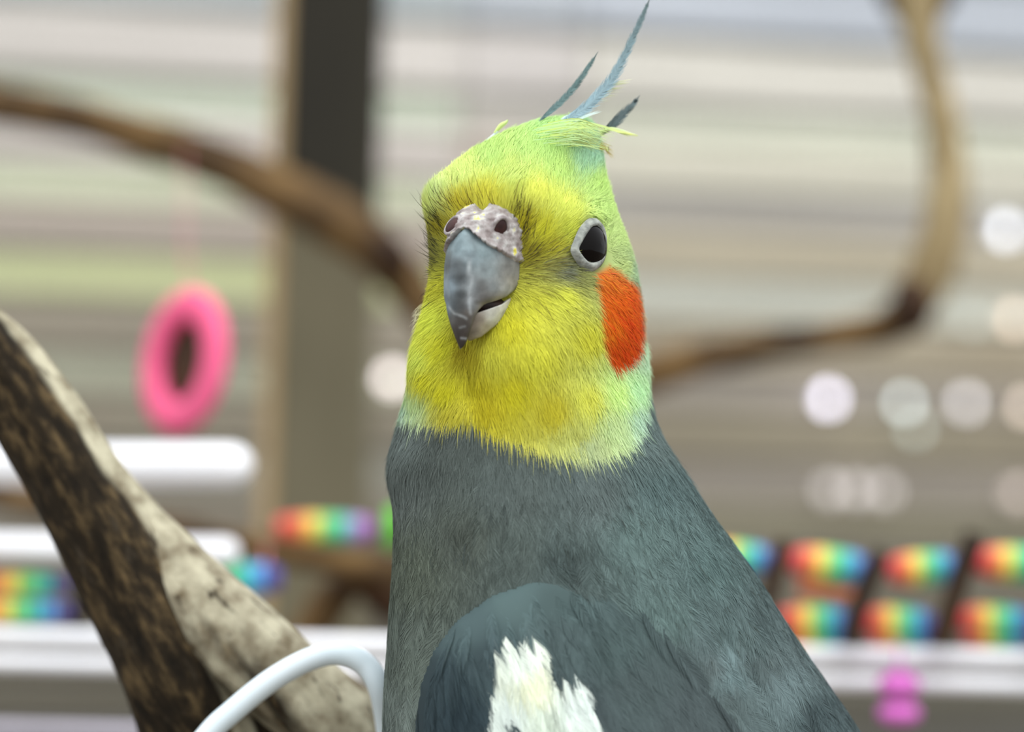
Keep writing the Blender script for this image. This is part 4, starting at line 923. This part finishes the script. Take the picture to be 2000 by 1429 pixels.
for i in range(30):                       # fringe of the long crest feather
    s = rng.random(); a, b = 1150 + 50 * s, 200 - 40 * s; L_.append(([pt(a, b, -3), pt(a + 14 + 10 * rng.random(), b - 4 + 10 * (1 - s), -3), pt(a + 28 + 16 * rng.random(), b - 8 + 14 * (1 - s), -2)], (196, 206, 150), (222, 222, 190), .07))
for i in range(26):                       # fine hairs along the edge of the face
    s = rng.random(); a, b = 826 - 10 * s, 590 + 50 * s; L_.append(([pt(a + 6, b, -4), pt(a - 6, b + 5, -4), pt(a - 14 - 8 * rng.random(), b + 14 + 8 * rng.random(), -4)], (232, 228, 150), (240, 236, 210), .07))
for (a, b) in ((905, 306), (985, 262), (1188, 292)):
    for i in range(5): L_.append(([pt(a, b + 4, -2), pt(a - 1 + rng.normal(0, 2), b - 5, -2), pt(a + rng.normal(0, 4), b - 12, -2)], (224, 236, 150), (236, 240, 190), .10))
strands(L_, 1, 'crown_tuft')

CB = []
# crest feathers: thin curved vanes with a shaft
crm = attr_material('crest_vane', .6, .3)
def crest(pts, c0, c1):
    P = np.array([np.append(pt(a, b, y), w) for a, b, y, w in pts]); Q = catmull(P, 8); n = len(Q); T = nrm(np.gradient(Q[:, :3], axis=0)); sd = nrm(np.cross(T, [0, -1.0, 0])); up = np.cross(sd, T)
    for q in range(int(n * 9 * (1 if len(pts) > 5 else 0))):
        u_ = rng.uniform(.04, .88) * (n - 1); i = int(u_); s_ = rng.choice([-1, 1]); w = Q[i, 3] / S / 2; p = Q[i, :3] + (Q[i + 1, :3] - Q[i, :3]) * (u_ - i) + np.array([0, -.18, 0])
        ln = w * 1.7 * rng.uniform(.7, 1.2); tt = u_ / (n - 1); e = p + T[i] * ln * 1.25 + sd[i] * s_ * ln * .62; m_ = p + T[i] * ln * .6 + sd[i] * s_ * ln * .42
        cc = (lin(c0) * (1 - tt) + lin(c1) * tt) * rng.uniform(.72, 1.25); cc = tuple(np.clip(cc, 0, 1) ** (1 / 2.2) * 255); CB.append(([p, m_, e], cc, cc, rng.uniform(.05, .08)))
    prof = np.array([-1, -.5, 0, .5, 1]); V = []; 
    for i in range(n):
        w = Q[i, 3] / S / 2 * .72
        for layer in (0, 1):
            for k in prof: V.append(Q[i, :3] + sd[i] * k * w + np.array([0, -1, 0]) * ((.12 * (1 - abs(k)) + .15 * (1 - k * k) * min(1, w)) * (1 if layer == 0 else -1)))
    Fc = []
    for i in range(n - 1):
        a = i * 10; b = a + 10
        for k in range(4): Fc.append((a + k, a + k + 1, b + k + 1, b + k)); Fc.append((a + 5 + k + 1, a + 5 + k, b + 5 + k, b + 5 + k + 1))
        Fc.append((a, b, b + 5, a + 5)); Fc.append((a + 4, a + 9, b + 9, b + 4))
    o = bobj('crest_feather', np.array(V), Fc, crm); t = np.repeat(np.linspace(0, 1, n), 10)[:, None]; kk = np.tile(np.concatenate([prof, prof]), n)[:, None]
    set_tint(o, (lin(c0) * (1 - t) + lin(c1) * t) * (1 - .22 * (kk > .3)))
crest([(1085, 246, -7, 8), (1120, 226, -7, 20), (1150, 205, -6, 24), (1178, 176, -5, 22), (1200, 146, -4, 19), (1220, 108, -3, 16), (1238, 70, -2, 13), (1254, 34, -1, 9), (1264, 10, 0, 5), (1269, -2, 0, 1.5)], (150, 178, 188), (66, 80, 76))
crest([(1052, 238, -6, 4), (1072, 220, -6, 11), (1098, 196, -5, 13), (1120, 172, -4, 12), (1138, 148, -4, 10), (1154, 124, -3, 7), (1168, 101, -3, 1)], (96, 122, 122), (88, 110, 108))
crest([(1170, 264, 0, 10), (1186, 252, 0, 16), (1202, 238, 0, 18), (1220, 220, 1, 13), (1236, 204, 1, 8), (1250, 185, 1, 1)], (76, 90, 90), (96, 112, 114))
crest([(1172, 258, -2, 8), (1192, 252, -2, 11), (1214, 256, -1, 9), (1246, 265, 0, 2)], (196, 220, 140), (206, 220, 170))
crest([(946, 278, -2, 6), (962, 266, -2, 8), (972, 256, -2, 8)], (206, 220, 232), (214, 226, 226))
crest([(966, 260, -2, 7), (978, 246, -2, 13), (988, 239, -2, 9), (992, 234, -2, 3)], (200, 220, 130), (206, 226, 150))

strands(CB, 1, 'crest_barbs')
# tail, legs and feet (below the picture)
tm = attr_material('tail_vane', .7, .2)
for i in range(5):
    a = np.array([pt(1640 + 18 * i, 1960, (i - 2) * 4.5), pt(1880 + 20 * i, 2420, (i - 2) * 5.0), pt(2080 + 16 * i, 2980 - 30 * abs(i - 2), (i - 2) * 4.0)])
    Q = catmull(a, 8); n = len(Q); wv = np.interp(np.linspace(0, 1, n), [0, .7, 1], [4.5, 5, .8]); V = []; Fc = []
    for k in range(n):
        for s_ in (-1, 0, 1): V.append(Q[k] + np.array([0, s_ * wv[k], -.6 * abs(s_) - .3 * i])); 
        for s_ in (-1, 0, 1): V.append(Q[k] + np.array([0, s_ * wv[k], -.6 * abs(s_) - .3 * i - .35]))
    for k in range(n - 1):
        p0, p1 = k * 6, k * 6 + 6
        for s_ in range(2): Fc.append((p0 + s_, p0 + s_ + 1, p1 + s_ + 1, p1 + s_)); Fc.append((p0 + 4 + s_, p0 + 3 + s_, p1 + 3 + s_, p1 + 4 + s_))
        Fc.append((p0, p1, p1 + 3, p0 + 3)); Fc.append((p0 + 2, p0 + 5, p1 + 5, p1 + 2))
    o = bobj('tail_feather', np.array(V), Fc, tm); set_tint(o, np.tile(lin((86, 92, 92)), (len(V), 1)))
legm = material('leg_skin', (150, 130, 124), (118, 100, 96), 500, .7, .4)
for sgn in (-1, 1):
    hip = pt(1230, 2060, sgn * 9); ank = pt(1190, 2160, sgn * 9.5); ft = pt(1175, 2208, sgn * 10)
    Q = catmull(np.array([hip, ank, ft]), 5); parts = [tube(Q * 1.0, np.linspace(2.6, 1.7, len(Q)), 12)]
    for dx, dy, ln in ((-1, -.35, 13), (-1, .35, 11), (1, -.3, 11), (1, .3, 9)):
        e1 = ft + np.array([dx * ln * .5, dy * ln * .4, -.2]); e2 = ft + np.array([dx * ln * .85, dy * ln * .7, -3.0]); e3 = ft + np.array([dx * ln, dy * ln * .8, -7.0])
        Q = catmull(np.array([ft, e1, e2, e3]), 4); parts.append(tube(Q, np.linspace(1.5, .5, len(Q)), 10))
    v, f = join(*parts); bobj('leg', v, f, legm)
